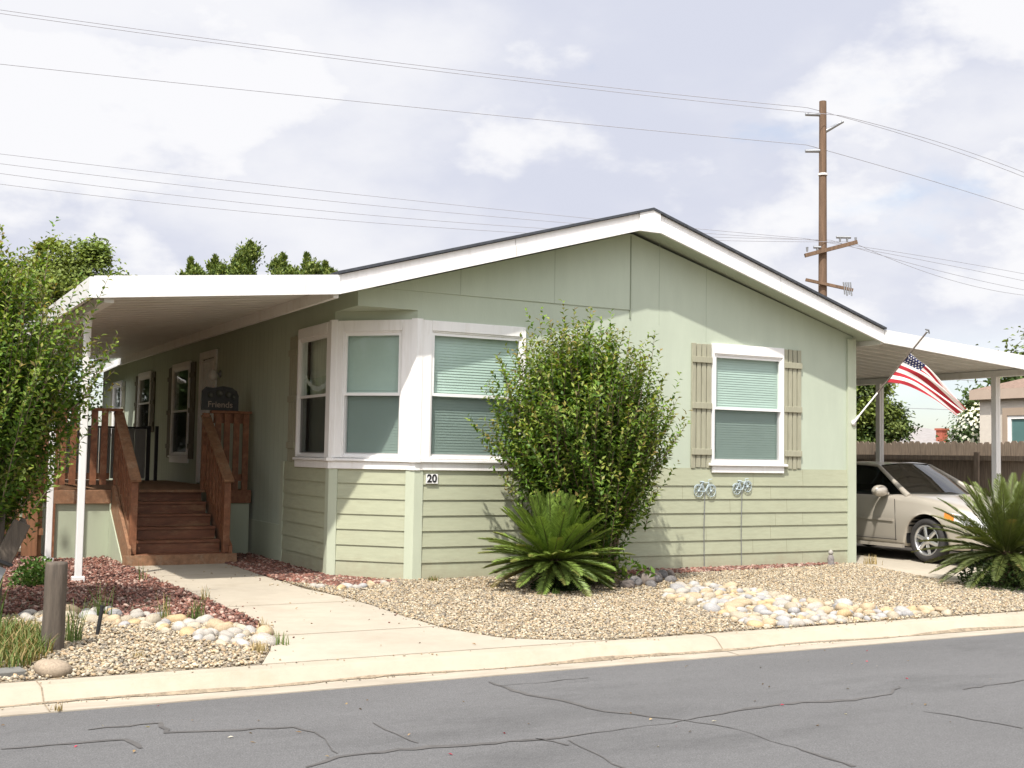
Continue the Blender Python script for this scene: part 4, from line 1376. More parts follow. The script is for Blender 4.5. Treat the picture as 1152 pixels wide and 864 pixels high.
# roof skin
mb = MB()
idx = range(8)
n = 8
vs_ = []
for f in (-1, -.75, -.4, 0, .4, .75, 1):
    for i in idx:
        s, x, z = rail[i]
        vs_.append((CX + f * (x + (.012 if x > 0 else 0)), CY0 + s + (0 if 0 < i < 7 else 0), z + .008 + .035 * (1 - f * f) * min(1, x * 2)))
mb.add(vs_, [(r * n + k, r * n + k + 1, (r + 1) * n + k + 1, (r + 1) * n + k) for r in range(6) for k in range(n - 1)], True)
mb.build('roof', CARP, car)
for sg in (-1, 1):
    mb = MB()
    def P_(tab, i, o=.006): s, x, z = tab[i]; return Vector((CX + sg * (x + o), CY0 + s, z + .004))
    mb.tube([P_(belt, 2) + Vector((0, -.10, -.02)), P_(belt, 2) * .55 + P_(rail, 2) * .45 + Vector((0, -.01, .02)), P_(rail, 2), P_(rail, 3), P_(rail, 4), P_(rail, 5), P_(belt, 5) * .5 + P_(rail, 5) * .5, P_(belt, 5) + Vector((0, .1, 0))], [.05, .036, .03, .026, .026, .035, .06, .08], 8)
    mb.build('roof_pillar', CARP, car)
    mb = MB(); mb.tube([P_(belt, 4), P_(belt, 4) * .5 + P_(rail, 4) * .5, P_(rail, 4)], [.05, .045, .04], 6); mb.build('door_pillar', CARDK, car)
    mb = MB(); mb.tube([P_(belt, 3), P_(belt, 4), P_(belt, 5)], .014, 6); mb.build('window_moulding', CARDK, car)
    # mirror
    mb = MB()
    c = Vector((CX + sg * 1.03, CY0 + 1.80, 1.045))
    mb.add([tuple(c + Vector((p[0] * .15, p[1] * .10, p[2] * .095))) for p in SV], SF, True)
    mb.tube([c, (CX + sg * .87, CY0 + 1.78, 1.0)], [.03, .03], 6); mb.build('side_mirror', CARP, car)
    # rub strip and sill strip, door seams
    mb = MB(); mb.beam((CX + sg * .938, CY0 + 1.62, .60), (CX + sg * .938, CY0 + 2.85, .62), .016, .035); mb.build('rub_strip', CARP, car)
    mb = MB(); mb.beam((CX + sg * .925, CY0 + 1.42, .215), (CX + sg * .925, CY0 + 3.40, .215), .05, .05); mb.build('sill_strip', CARP, car)
    mb = MB()
    xo = .941
    for s0, s1, z0_, z1_ in ((1.56, 1.60, .30, .93), (2.88, 2.90, .30, .96)):
        mb.beam((CX + sg * xo, CY0 + s0, z0_), (CX + sg * (xo - .02), CY0 + s1, z1_), .006, .007, (0, 1, 0))
    mb.beam((CX + sg * .925, CY0 + 1.56, .305), (CX + sg * .925, CY0 + 2.88, .305), .016, .008)
    mb.build('door_seam', CARDK, car)
    mb = MB(); mb.beam((CX + sg * .945, CY0 + 2.55, .84), (CX + sg * .945, CY0 + 2.75, .85), .03, .03); mb.build('door_handle', CARP, car)
    # headlamps wrap round the nose
    mb = MB()
    q = []
    for s, z0_, z1_ in ((.07, .57, .65), (.16, .57, .69), (.32, .585, .73), (.52, .62, .76), (.66, .665, .775)):
        H = prof_interp(hw, s) + .012
        q += [(CX + sg * H, CY0 + s - .012, z0_), (CX + sg * (H - .015), CY0 + s - .012, z1_)]
    mb.add(q, [(2 * i, 2 * i + 2, 2 * i + 3, 2 * i + 1) for i in range(4)], True)
    mb.build('headlight', LAMPG, car)
    mb = MB()
    q = []
    for s, z0_, z1_ in ((.50, .63, .735), (.58, .655, .75), (.66, .675, .765)):
        H = prof_interp(hw, s) + .018
        q += [(CX + sg * H, CY0 + s - .014, z0_), (CX + sg * (H - .01), CY0 + s - .014, z1_)]
    mb.add(q, [(2 * i, 2 * i + 2, 2 * i + 3, 2 * i + 1) for i in range(2)], True)
    mb.build('turn_signal', AMBER, car)
mb = MB(); mb.box(CX - .40, CX + .40, CY0 - .012, CY0 + .02, .44, .56); mb.build('grille', CARDK, car)
mb = MB(); mb.box(CX - .50, CX + .50, CY0 - .008, CY0 + .05, .30, .37); mb.build('air_intake', CARDK, car)
mb = MB(); mb.box(CX - .15, CX + .15, CY0 - .02, CY0 - .013, .385, .435); mb.build('bumper_trim', ALLOY, car)
for wc in WB:
    for sg in (-1, 1):
        xo = CX + sg * .80
        yc, zc = CY0 + wc, WR_
        mb = MB()
        pr = [(.225, -.10), (.29, -.105), (.32, -.09), (.33, -.06), (.33, .06), (.32, .09), (.29, .108), (.235, .10), (.228, .085)]
        mb.lathe([(r, h * sg) for r, h in pr], (xo, yc, zc), 40, 'x'); ty = mb.build('wheel', RUBBER, car)
        mb = MB()
        mb.lathe([(r, h * sg) for r, h in [(.228, .06), (.236, .096), (.222, .10), (.208, .085), (.200, .03)]], (xo, yc, zc), 40, 'x')
        for k in range(6):
            a = PI / 3 * k + .3
            e1 = Vector((0, math.cos(a), math.sin(a))); e2 = Vector((0, -math.sin(a), math.cos(a)))
            c = Vector((xo, yc, zc))
            for hs, wv in ((1, 0),):
                p = [c + e1 * .03 + e2 * .032, c + e1 * .21 + e2 * .030, c + e1 * .21 - e2 * .030, c + e1 * .03 - e2 * .032]
                q2 = [v + Vector((sg * (.088 if i in (0, 3) else .074), 0, 0)) for i, v in enumerate(p)]
                mid = [c + e1 * .03 + Vector((sg * .098, 0, 0)), c + e1 * .21 + Vector((sg * .088, 0, 0))]
                mb.add([tuple(v) for v in q2] + [tuple(v) for v in mid], [(0, 1, 5, 4), (4, 5, 2, 3)])
        mb.lathe([(r, h * sg) for r, h in [(.06, .08), (.055, .102), (.03, .108), (.001, .108)]], (xo, yc, zc), 20, 'x')
        mb.build('rim', ALLOY, ty)
        mb = MB(); mb.lathe([(.20, .028 * sg), (.001, .028 * sg)], (xo, yc, zc), 24, 'x'); mb.build('brake_disc', CARDK, ty)
        mb = MB(); mb.lathe([(.385, -.25 * sg), (.385, .10 * sg)], (xo, yc, zc + .01), 30, 'x'); mb.lathe([(.385, -.25 * sg), (.001, -.25 * sg)], (xo, yc, zc + .01), 30, 'x')
        keep = [f for f in range(len(mb.f)) if all(mb.v[i][2] > .2 for i in mb.f[f])]
        mb.f = [mb.f[i] for i in keep]; mb.mi = [0] * len(keep); mb.sm = [True] * len(keep)
        mb.build('wheel_well', CARDK, car)
mb = MB(); mb.box(CX - .6, CX + .6, CY0 + 2.2, CY0 + 2.32, .5, 1.15); mb.box(CX - .6, CX + .6, CY0 + 3.1, CY0 + 3.22, .5, 1.12); mb.box(CX - .75, CX + .75, CY0 + 1.45, CY0 + 1.7, .75, .96)
mb.build('interior', CARDK, car)

# ------------------------------------------------------------------ plants
def leaf_mesh(P, D, N, L, Wd, cols):
    """folded lens-shaped leaves; arrays of base points, directions, normals"""
    n = len(P)
    D = D / np.linalg.norm(D, axis=1, keepdims=True)
    S = np.cross(D, N); S /= np.linalg.norm(S, axis=1, keepdims=True) + 1e-9
    U = np.cross(S, D)
    L = L[:, None]; Wd = Wd[:, None]
    a = P; t = P + D * L - U * L * .08
    l = P + D * L * .45 + S * Wd * .5 + U * Wd * .18
    r = P + D * L * .45 - S * Wd * .5 + U * Wd * .18
    V = np.stack([a, l, t, r], 1).reshape(-1, 3)
    i = np.arange(n) * 4
    F = np.concatenate([np.stack([i, i + 2, i + 1], 1), np.stack([i, i + 3, i + 2], 1)])
    return V, F, np.repeat(cols, 4, 0)


def unit(v): return v / (np.linalg.norm(v, axis=-1, keepdims=True) + 1e-9)


def shrub(name, base, crown_c, crown_r, n_shoots, label, cat, leaf=(.05, .024), spike=.35, cols=None, tipcol=None, group=None, seed=1, stems=14, dense=1., squash=.5, drop=0.0, taper=.48):
    """many-stemmed shrub: stems fan out of the base, leafy shoots run out and up to the crown surface"""
    rg = np.random.default_rng(seed)
    t = thing(name, base, label, cat, group)
    base = np.array(base, float); cc = np.array(crown_c, float); cr = np.array(crown_r, float)
    mb = MB()
    stem_pts = []
    for k in range(stems):
        a = 2 * PI * k / stems + rg.random() * .5
        d = np.array([math.cos(a), math.sin(a), 0]) * (.25 + .6 * rg.random())
        end = cc + cr * (d + np.array([0, 0, .2 + .4 * rg.random()]))
        b0 = base + np.array([math.cos(a), math.sin(a), 0]) * .06
        mid = b0 * .5 + end * .5 + np.array([0, 0, .1]) - (end - b0) * np.array([.15, .15, 0])
        pts = [b0, b0 * .6 + mid * .4 + 0, mid, mid * .5 + end * .5, end]
        mb.tube([tuple(p) for p in pts], [.028, .022, .017, .011, .005], 6)
        stem_pts += [mid, mid * .5 + end * .5, end, mid * .7 + b0 * .3]
    stem_pts = np.array(stem_pts)
    # shoot tips spread over the crown shell and inside
    allP, allD, allN, allT, allL = [], [], [], [], []
    for k in range(n_shoots):
        v = unit(rg.normal(size=3)); v[2] = v[2] if v[2] > -.85 else -v[2]
        rad = rg.random() ** (1 / 2.2)
        inner = rad < .8
        vv = v * np.array([1 + taper * min(0, v[2]), 1 + taper * min(0, v[2]), 1])
        tip = cc + cr * vv * (rad * (1 + .13 * rg.normal() * (not inner)))
        up_ = max(0, v[2])
        ln = (.34 + .40 * rg.random()) * (crown_r[2] / 1.3) ** .5
        if not inner:
            ln *= 1 + spike * rg.random()
            tip = tip + dirn * spike * .28 * rg.random() ** 2 * (1 if v[2] > -.2 else .2)
        fan = unit(tip - (base + np.array([0, 0, .25 * crown_r[2]])))
        dirn = unit(fan * 1.1 + v * np.array([.35, .35, .1]) + np.array([0, 0, squash + .35 * up_]) + rg.normal(size=3) * .17)
        st = tip - dirn * ln
        n = max(4, int(ln / .028 * dense))
        s = (np.arange(n) + rg.random(n) * .6) / n
        bend = np.array([0, 0, 1.]) * .10 * ln
        pts = st + dirn * ln * s[:, None] + bend * (s ** 2)[:, None]
        if rg.random() < .5:
            mb.tube([tuple(st), tuple(st + dirn * ln * .5 + bend * .25), tuple(st + dirn * ln + bend)], [.005, .0035, .0015], 4, False)
        az = s * n * 2.4 + rg.random() * 6
        o1 = unit(np.cross(dirn, np.array([.3, .2, 1.]))); o2 = np.cross(dirn, o1)
        side = np.cos(az)[:, None] * o1 + np.sin(az)[:, None] * o2
        D = unit(side * 1.0 + dirn * .75 + rg.normal(size=(n, 3)) * .25)
        N = unit(dirn * 1.0 - side * .6 + rg.normal(size=(n, 3)) * .35 + np.array([0, 0, .5]))
        allP.append(pts); allD.append(D); allN.append(N)
        young = np.clip((s - .70) / .3, 0, 1) * (rg.random() < .8) * (0 if inner else 1)
        allT.append(young); allL.append(1 - .32 * s)
    P = np.concatenate(allP); D = np.concatenate(allD); N = np.concatenate(allN); Y = np.concatenate(allT); LL = np.concatenate(allL)
    keep = P[:, 2] > base[2] + .06 + drop
    P, D, N, Y, LL = P[keep], D[keep], N[keep], Y[keep], LL[keep]
    n = len(P)
    C = np.array(cols)[rg.integers(0, len(cols), n)] * (.75 + .5 * rg.random((n, 1)))
    tc = np.array(tipcol)[rg.integers(0, len(tipcol), n)] * (.8 + .4 * rg.random((n, 1)))
    C = C * (1 - Y[:, None] * .75) + tc * Y[:, None] * .75
    V, F, T = leaf_mesh(P, D, N, leaf[0] * LL * (.8 + .4 * rg.random(n)), leaf[1] * LL * (.8 + .4 * rg.random(n)), C)
    mb.build('stem', STEMW, t)
    nobj('foliage', V, F, LEAF, t, T)
    return t


MYR = [(.105, .19, .024), (.085, .16, .021), (.145, .235, .032), (.05, .10, .016), (.21, .28, .05)]
TIP = [(.24, .29, .055), (.30, .25, .06), (.22, .30, .05), (.28, .17, .07)]
shrub('round_shrub', (2.85, -1.05, gz(-1)), (2.50, -1.02, 1.66), (1.26, .92, 1.36), 2350, 'tall rounded crape myrtle shrub in front of the house wall', 'shrub', (.098, .048), .8, MYR, TIP, seed=3, stems=16, squash=.35)
shrub('leafy_tree', (-4.35, -1.35, gz(-1.3)), (-4.22, -1.35, 1.95), (1.16, 1.10, 1.30), 2400, 'bushy crape myrtle overhanging the porch post at the garden edge', 'tree', (.084, .041), .8, MYR, TIP, seed=5, stems=14, squash=.35)


def cycad(loc, rad, h, n, label, seed, trunk_h, group, lowp=.9, tone=1.0, sag0=.1, sag1=.28, lf=.16, lw=.0155):
    rg = np.random.default_rng(seed)
    t = thing('sago_palm', loc, label, 'palm', group)
    x0, y0, z0 = loc
    mb = MB()
    pr = [(.13, 0), (.17, .06), (.16, trunk_h * .6), (.13, trunk_h), (.05, trunk_h + .05)]
    mb.lathe(pr, loc, 18)
    for k in range(90):
        a = k * 2.4; zz = trunk_h * ((k * .618) % 1)
        c = Vector((x0 + .15 * math.cos(a), y0 + .15 * math.sin(a), z0 + zz)); o = Vector((math.cos(a), math.sin(a), .7)).normalized()
        mb.tube([c, c + o * .05], [.022, .008], 5)
    mb.build('trunk', PALMT, t)
    for k in range(n):
        az = k * 2.39996 + rg.random() * .3
        f = (k + .5) / n
        el = math.radians(84 - 104 * f ** lowp) + rg.normal() * .08
        ln = rad * (.92 + .16 * rg.random()) * (1.0 if f < .75 else .86)
        hd = np.array([math.cos(az), math.sin(az), 0])
        s = np.linspace(0, 1, 36)
        sag = sag0 + sag1 * math.cos(el)
        pts = np.array([x0, y0, z0 + trunk_h]) + hd * .05 + (hd * math.cos(el) + np.array([0, 0, math.sin(el)])) * (ln * s)[:, None] + np.array([0, 0, -1]) * (sag * .42 * ln * s ** 2.2)[:, None]
        tan = unit(np.gradient(pts, axis=0))
        sd_ = np.cross(tan, np.array([0, 0, 1.])); bad = np.linalg.norm(sd_, axis=1) < .15
        sd_[bad] = np.cross(hd, np.array([0, 0, 1.])); sd_ = unit(sd_)
        up_ = np.cross(sd_, tan)
        i0 = 3
        nl = 46
        si = np.linspace(.10, .99, nl)
        Q = np.stack([np.interp(si, s, pts[:, c]) for c in range(3)], 1)
        Tn = unit(np.stack([np.interp(si, s, tan[:, c]) for c in range(3)], 1))
        Sd = unit(np.stack([np.interp(si, s, sd_[:, c]) for c in range(3)], 1))
        Up = unit(np.stack([np.interp(si, s, up_[:, c]) for c in range(3)], 1))
        Vs, Fs, Ts = [], [], []
        old = f > .9 and rg.random() < .4 and tone > 1.3
        c0 = np.array([.068, .102, .024]) * tone if not old else np.array([.16, .135, .04])
        c0 = c0 * (.8 + .5 * rg.random()) * (np.array([1.1, .92, 1.0]) if tone < 1.3 else np.array([1.05, 1, .9]))
        if f < .45: c0 = c0 * np.array([1.25, 1.3, 1.1])
        cnt = 0
        for sg in (-1, 1):
            lenl = lf * (rad / .9) * np.clip(np.sin(PI * np.clip(si * .92 + .06, 0, 1)) ** .6, .25, 1)
            D = unit(Sd * sg * .80 + Tn * .95 + Up * .30 + rg.normal(size=(nl, 3)) * .06)
            Np = unit(Up - Sd * sg * .3)
            V, F, T = leaf_mesh(Q, D, Np, lenl, np.full(nl, lw), np.repeat(c0[None], nl, 0) * (.8 + .4 * rg.random((nl, 1))))
            if rg.random() < .5 and f > .35:
                T[-40:] = T[-40:] * .5 + np.array([.16, .12, .04]) * .5
            Vs.append(V); Fs.append(F + cnt); Ts.append(T); cnt += len(V)
        # rachis as a narrow strip
        wv = np.interp(s, [0, 1], [.011, .003])[:, None]
        rv = np.concatenate([pts + sd_ * wv, pts - sd_ * wv, pts - up_ * wv])
        m_ = len(s)
        rf = []
        for i in range(m_ - 1):
            for a, b in ((0, 1), (1, 2), (2, 0)):
                rf.append((a * m_ + i, b * m_ + i, b * m_ + i + 1)); rf.append((a * m_ + i, b * m_ + i + 1, a * m_ + i + 1))
        Vs.append(rv); Fs.append(np.array(rf) + cnt); Ts.append(np.repeat((np.array([.10, .12, .03]) if not old else np.array([.2, .13, .05]))[None], len(rv), 0))
        nobj('frond', np.concatenate(Vs), np.concatenate(Fs), FROND, t, np.concatenate(Ts))
    return t


cycad((1.98, -1.28, gz(-1.3)), .86, 1.1, 112, 'spiky green sago palm in gravel in front of the round shrub', 21, .32, 'sago palms', 1.0, 2.1)
cycad((7.80, -2.80, gz(-2.8)), 1.08, 1.3, 100, 'spiky green sago palm with drooping skirt beside the driveway and car', 22, .42, 'sago palms', .85, 1.22, .12, .35, .13, .012)


def skirt_plant(loc, n, rad, label, cols, seed, hgt):
    """low dark clump of leaves"""
    rg = np.random.default_rng(seed)
    v = unit(rg.normal(size=(n, 3))); v[:, 2] = np.abs(v[:, 2])
    P = np.array(loc) + v * np.array([rad, rad, hgt]) * (rg.random((n, 1)) ** .5)
    D = unit(v + rg.normal(size=(n, 3)) * .5); N = unit(rg.normal(size=(n, 3)) + np.array([0, 0, 1]))
    C = np.array(cols)[rg.integers(0, len(cols), n)] * (.7 + .6 * rg.random((n, 1)))
    V, F, T = leaf_mesh(P, D, N, np.full(n, .055), np.full(n, .03), C)
    o = nobj('ground_cover_plant', V - np.array(loc), F, LEAF, None, T)
    o.location = loc
    return tag(o, label, 'plant')


DK = [(.03, .055, .014), (.022, .045, .012), (.045, .07, .02)]
skirt_plant((7.75, -2.95, gz(-2.9)), 2600, .70, 'low dark green plant clump under the palm beside the driveway', DK, 31, .42)
skirt_plant((1.92, -1.42, gz(-1.4)), 700, .27, 'low dark green plant clump at the foot of the palm by the shrub', DK, 32, .17)
skirt_plant((-3.35, .75, gz(.7)), 900, .28, 'leafy green seedling clump by the porch posts in red lava rock', [(.07, .14, .03), (.10, .17, .04)], 33, .32)


def tuft(loc, n, h, spread, cols, label, cat='grass tuft', group=None, seed=0, w=.006, lean=.35):
    rg = np.random.default_rng(seed)
    Vs, Fs, Ts = [], [], []
    cnt = 0
    for k in range(n):
        a = rg.random() * 2 * PI; l = h * (.45 + .6 * rg.random()); ln = lean * (.3 + rg.random())
        b = np.array([rg.normal() * spread, rg.normal() * spread, 0])
        d = np.array([math.cos(a), math.sin(a), 0]); sd_ = np.array([-d[1], d[0], 0])
        s = np.linspace(0, 1, 5)
        p = b + d * (ln * l * s ** 1.8)[:, None] + np.array([0, 0, 1]) * (l * (s - .28 * ln * s ** 2.5))[:, None]
        ww = (w * (1 - s) + .0008)[:, None]
        V = np.concatenate([p - sd_ * ww, p + sd_ * ww])
        F = []
        for i in range(4): F += [(i, i + 5, i + 6), (i, i + 6, i + 1)]
        c = np.array(cols[rg.integers(0, len(cols))]) * (.75 + .5 * rg.random())
        Vs.append(V); Fs.append(np.array(F) + cnt); Ts.append(np.repeat(c[None], 10, 0)); cnt += 10
    o = nobj('grass_tuft', np.concatenate(Vs), np.concatenate(Fs), GRASSM, None, np.concatenate(Ts))
    o.location = loc
    return tag(o, label, cat, group)


GRN = [(.11, .155, .04), (.14, .18, .055), (.075, .12, .03)]
DRY = [(.38, .29, .14), (.45, .35, .18), (.30, .24, .12)]
MIX = GRN + DRY[:2]
for i, (x, y, n, h, cols, lb) in enumerate([
        (-3.12, -1.9, 26, .34, GRN, 'thin green grass tuft among cobbles near the black stake light'),
        (-2.62, -2.15, 26, .26, MIX, 'yellow green grass tuft behind the pale cobbles at the lava bed edge'),
        (-2.38, -2.35, 34, .26, GRN, 'bright green grass tuft at the middle of the cobble row'),
        (-2.18, .9, 9, .30, MIX, 'few tall dry stalks at the shaded edge of the walk'),
        (-1.98, -1.0, 16, .17, MIX, 'small grass tuft at the lava bed edge halfway down the walk'),
        (-2.02, -3.2, 30, .15, DRY, 'dry straw tuft at the walk edge where the cobble row ends'),
        (-2.3, -4.05, 50, .10, DRY, 'flattened dry straw clump at the walk corner near the kerb'),
        (-2.05, -3.75, 18, .12, GRN, 'little green weed beside the last cobble at the walk'),
        (-3.55, -3.1, 40, .36, GRN, 'green grass tuft leaning on the wooden stump'),
        (-3.62, -2.6, 34, .34, MIX, 'mixed grass tuft behind the wooden stump'),
        (-4.05, -2.3, 22, .5, GRN, 'broad bladed green iris leaves by the weathered timber'),
        (8.05, -.22, 60, .16, DRY, 'dry straw clump at the house corner beside the driveway'),
        (.95, -.22, 70, .07, GRN + DRY, 'flat weed patch at the foot of the corner board'),
        (1.75, -1.75, 40, .07, [(.14, .22, .05)], 'small green weed in gravel in front of the palm'),
        (-3.2, -3.95, 26, .07, DRY, 'small dry weed in pebbles behind the kerb'),
        (-3.90, -5.0, 14, .06, DRY, 'dry weed growing from the kerb joint at the gutter')]):
    z = gz(y) + .015 if y > -4.6 else -.19
    tuft((x, y, z), n, h, (.035 if n < 50 else .055) * (.6 if h < .11 else 1), cols, lb, 'weed' if 'weed' in lb else 'grass tuft', None, 100 + i, .013 if 'iris' in lb else .0045)


def lawn(poly, n, h, cols, name, label, seed):
    rg = np.random.default_rng(seed)
    P = scatter_poly(poly, n)
    a = rg.random(n) * 2 * PI; l = h * (.4 + .8 * rg.random(n))
    z = np.where(P[:, 1] >= 0, -.02, -.02 + P[:, 1] / 4.55 * .065)
    b = np.stack([P[:, 0], P[:, 1], z], 1)
    d = np.stack([np.cos(a), np.sin(a), 0 * a], 1); sd_ = np.stack([-np.sin(a), np.cos(a), 0 * a], 1)
    t1 = b + d * (l * .15)[:, None] + np.array([0, 0, 1]) * (l * .6)[:, None]
    t2 = b + d * (l * .55)[:, None] + np.array([0, 0, 1]) * (l * .9)[:, None]
    V = np.stack([b - sd_ * .005, b + sd_ * .005, t1 + sd_ * .004, t1 - sd_ * .004, t2], 1).reshape(-1, 3)
    i = np.arange(n) * 5
    F = np.concatenate([np.stack([i, i + 1, i + 2], 1), np.stack([i, i + 2, i + 3], 1), np.stack([i + 3, i + 2, i + 4], 1)])
    C = np.array(cols)[rg.integers(0, len(cols), n)] * (.7 + .6 * rg.random((n, 1)))
    return stuff(nobj(name, V, F, GRASSM, None, np.repeat(C, 5, 0)), label, 'grass')


lawn([(-6, -4.2), (-4.05, -4.2), (-3.75, -3.6), (-3.7, -2.9), (-3.85, -2.3), (-6, -2.0)], 9000, .17, GRN + [(.24, .2, .08), (.3, .22, .1)], 'garden_grass', 'shaggy green and straw coloured grass at the garden edge by the stump', 44)

def litter(n, fn, cols, name, label, sz=.03):
    rg = np.random.default_rng(n)
    P = np.array([fn() for _ in range(n)])
    a = rg.random(n) * 6.283
    D = np.stack([np.cos(a), np.sin(a), rg.normal(size=n) * .25], 1); Nn = unit(np.array([0, 0, 1.]) + rg.normal(size=(n, 3)) * .35)
    C = np.array(cols)[rg.integers(0, len(cols), n)] * (.6 + .8 * rg.random((n, 1)))
    V, F, T = leaf_mesh(P, D, Nn, sz * (.5 + rg.random(n)), sz * .5 * (.6 + .8 * rg.random(n)), C)
    return stuff(nobj(name, V, F, GRASSM, None, T), label, 'leaf litter')


def near_shrub():
    x, y = 2.6 + random.gauss(0, .9), min(-.1, -1.2 + random.gauss(0, .55)); return (x, y, gz(y) + .035)


def bed_pt():
    x, y = random.uniform(-.3, 7), random.uniform(-4.4, -.1); return (max(x, wr(y) + .05), y, gz(y) + .033)


def path_pt():
    y = random.uniform(-4.4, 2.4); return (random.uniform(wl(y), wr(y)), y, gz(y) + .019)


BRN = [(.16, .10, .05), (.24, .16, .08), (.10, .07, .04), (.30, .22, .12)]
litter(900, near_shrub, BRN, 'leaf_litter', 'brown fallen leaves scattered under the round shrub', .035)
litter(420, bed_pt, BRN, 'bed_leaf_litter', 'dry leaves and twigs scattered over the tan gravel', .03)
litter(24, path_pt, BRN, 'path_leaf_litter', 'few dry leaves lying on the front walk', .035)
litter(60, lambda: (random.uniform(-4.5, 3), random.uniform(-8, -5.1), -.192), BRN + [(.55, .5, .42), (.35, .03, .06)], 'road_leaf_litter', 'few petals and dry leaves lying on the road', .03)

# weathered stump, stake light, leaning timber planter
st = thing('wooden_stump_post', (-3.73, -3.40, gz(-3.4)), 'short weathered round wooden post standing in pebbles by grass', 'post')
mb = MB()
prof = [(.082, -.02), (.084, .15), (.079, .35), (.081, .55), (.079, .665), (.074, .685), (.001, .69)]
mb.lathe(prof, (-3.73, -3.40, gz(-3.4)), 20)
for i in range(len(mb.v)):
    x, y, z = mb.v[i]; a = math.atan2(y + 3.4, x + 3.73)
    k = 1 + .05 * math.sin(a * 5 + 1) + .03 * math.sin(a * 9)
    mb.v[i] = (-3.73 + (x + 3.73) * k + .012 * z, -3.4 + (y + 3.4) * k, z)
mb.build('trunk', GREYW, st)
cb = MB(); cb.box(-.14, .14, -.09, .09, -.03, .05)
o = cb.build('concrete_block', mat('old_concrete_block', (.15, .145, .13), .9, .25, 9, dirt=(.07, .065, .055), dirt_amt=.6, dirt_scale=5), None, .008)
o.location = (-4.17, -4.27, gz(-4.27)); o.rotation_euler = (0, 0, .15); tag(o, 'old grey concrete block half buried in grass behind the kerb', 'block')
sl = thing('stake_light', (-3.30, -2.86, gz(-2.8)), 'thin black stake light leaning among pebbles in front of cobbles', 'garden light')
b0 = Vector((-3.31, -2.86, gz(-2.8)))
mb = MB(); mb.tube([b0 + Vector((.0, 0, .03)), b0 + Vector((.03, 0, .25))], .017, 10); mb.tube([b0 + Vector((.03, 0, .25)), b0 + Vector((.033, 0, .262))], .022, 10); mb.build('housing', BLACKP, sl)
mb = MB(); mb.tube([b0 - Vector((.002, 0, .02)), b0 + Vector((.0, 0, .03))], .012, 8); mb.build('spike', STEEL, sl)
pl = thing('timber_garden_stand', (-3.95, -1.62, gz(-1.6)), 'weathered grey timber stand with a slanted board at the garden edge', 'garden ornament')
mb = MB(); mb.box(-4.06, -3.93, -1.66, -1.58, -.05, 1.06); mb.build('upright', GREYW, pl, .01)
mb = MB(); mb.tube([(-3.80, -1.66, .68), (-3.79, -1.66, .80), (-3.78, -1.66, .86)], [.05, .05, .02], 10); mb.build('peg', GREYW, pl)
mb = MB(); mb.beam((-3.96, -1.76, .46), (-3.80, -1.76, .83), .15, .07, (0, -1, 0)); mb.build('slanted_board', GREYW, pl, .008)
mb = MB(); mb.beam((-3.955, -1.80, .475), (-3.945, -1.80, .50), .17, .085, (0, -1, 0)); mb.build('strap', BLACKP, pl)
mb = MB(); mb.beam((-4.04, -1.77, .30), (-3.97, -1.76, .445), .12, .05, (0, -1, 0)); mb.build('metal_shoe', STEEL, pl)
mb = MB(); mb.beam((-4.1, -1.74, -.05), (-4.03, -1.74, .31), .1, .08, (0, -1, 0)); mb.build('leg', GREYW, pl)
tuft((-4.12, -1.85, 1.02), 60, .62, .03, [(.30, .33, .14), (.36, .34, .17), (.22, .27, .09)], 'arching pale grass plant growing on top of the weathered timber stand', 'plant', None, 71, .007, 1.1)

# ------------------------------------------------------------------ fences
fr = thing('board_fence', (12.6, 4, 0), 'old brown dog-eared board fence behind the carport', 'fence')
mb = MB()
for i in range(150):
    y = -8 + i * .145
    zt_ = 1.89 + random.uniform(-.02, .02)
    mb.prism([(12.6, y, .0), (12.6, y + .138, 0), (12.6, y + .138, zt_ - .04), (12.6, y + .105, zt_), (12.6, y + .033, zt_), (12.6, y, zt_ - .04)], (.018 + random.uniform(0, .006), 0, 0))
mb.build('board_panel', FENCEW, fr)
for z in (.35, 1.55):
    mb = MB(); mb.box(12.55, 12.598, -8, 13.7, z, z + .09); mb.build('rail', FENCEW, fr)
for y in (-5.6, -3.2, -.8, 1.6, 4.0, 6.4, 8.8, 11.2):
    mb = MB(); mb.box(12.50, 12.549, y, y + .09, 0, 1.7); mb.build('fence_post', FENCEW, fr)
fl2 = thing('cedar_fence', (-4.6, 4.3, 0), 'reddish cedar board fence behind the porch posts', 'fence')
mb = MB()
x = -9.0
while x < -3.0:
    mb.box(x, x + .20, 4.3, 4.32, .02, 1.75 + random.uniform(-.02, .02)); x += .235
mb.build('board_panel', FENCER, fl2)
for z in (.3, 1.45):
    mb = MB(); mb.box(-9, -2.85, 4.325, 4.37, z, z + .09); mb.build('rail', FENCER, fl2)
for xx in (-8.9, -6.9, -4.9, -2.95):
    mb = MB(); mb.box(xx, xx + .09, 4.37, 4.46, 0, 1.8); mb.build('fence_post', FENCER, fl2)

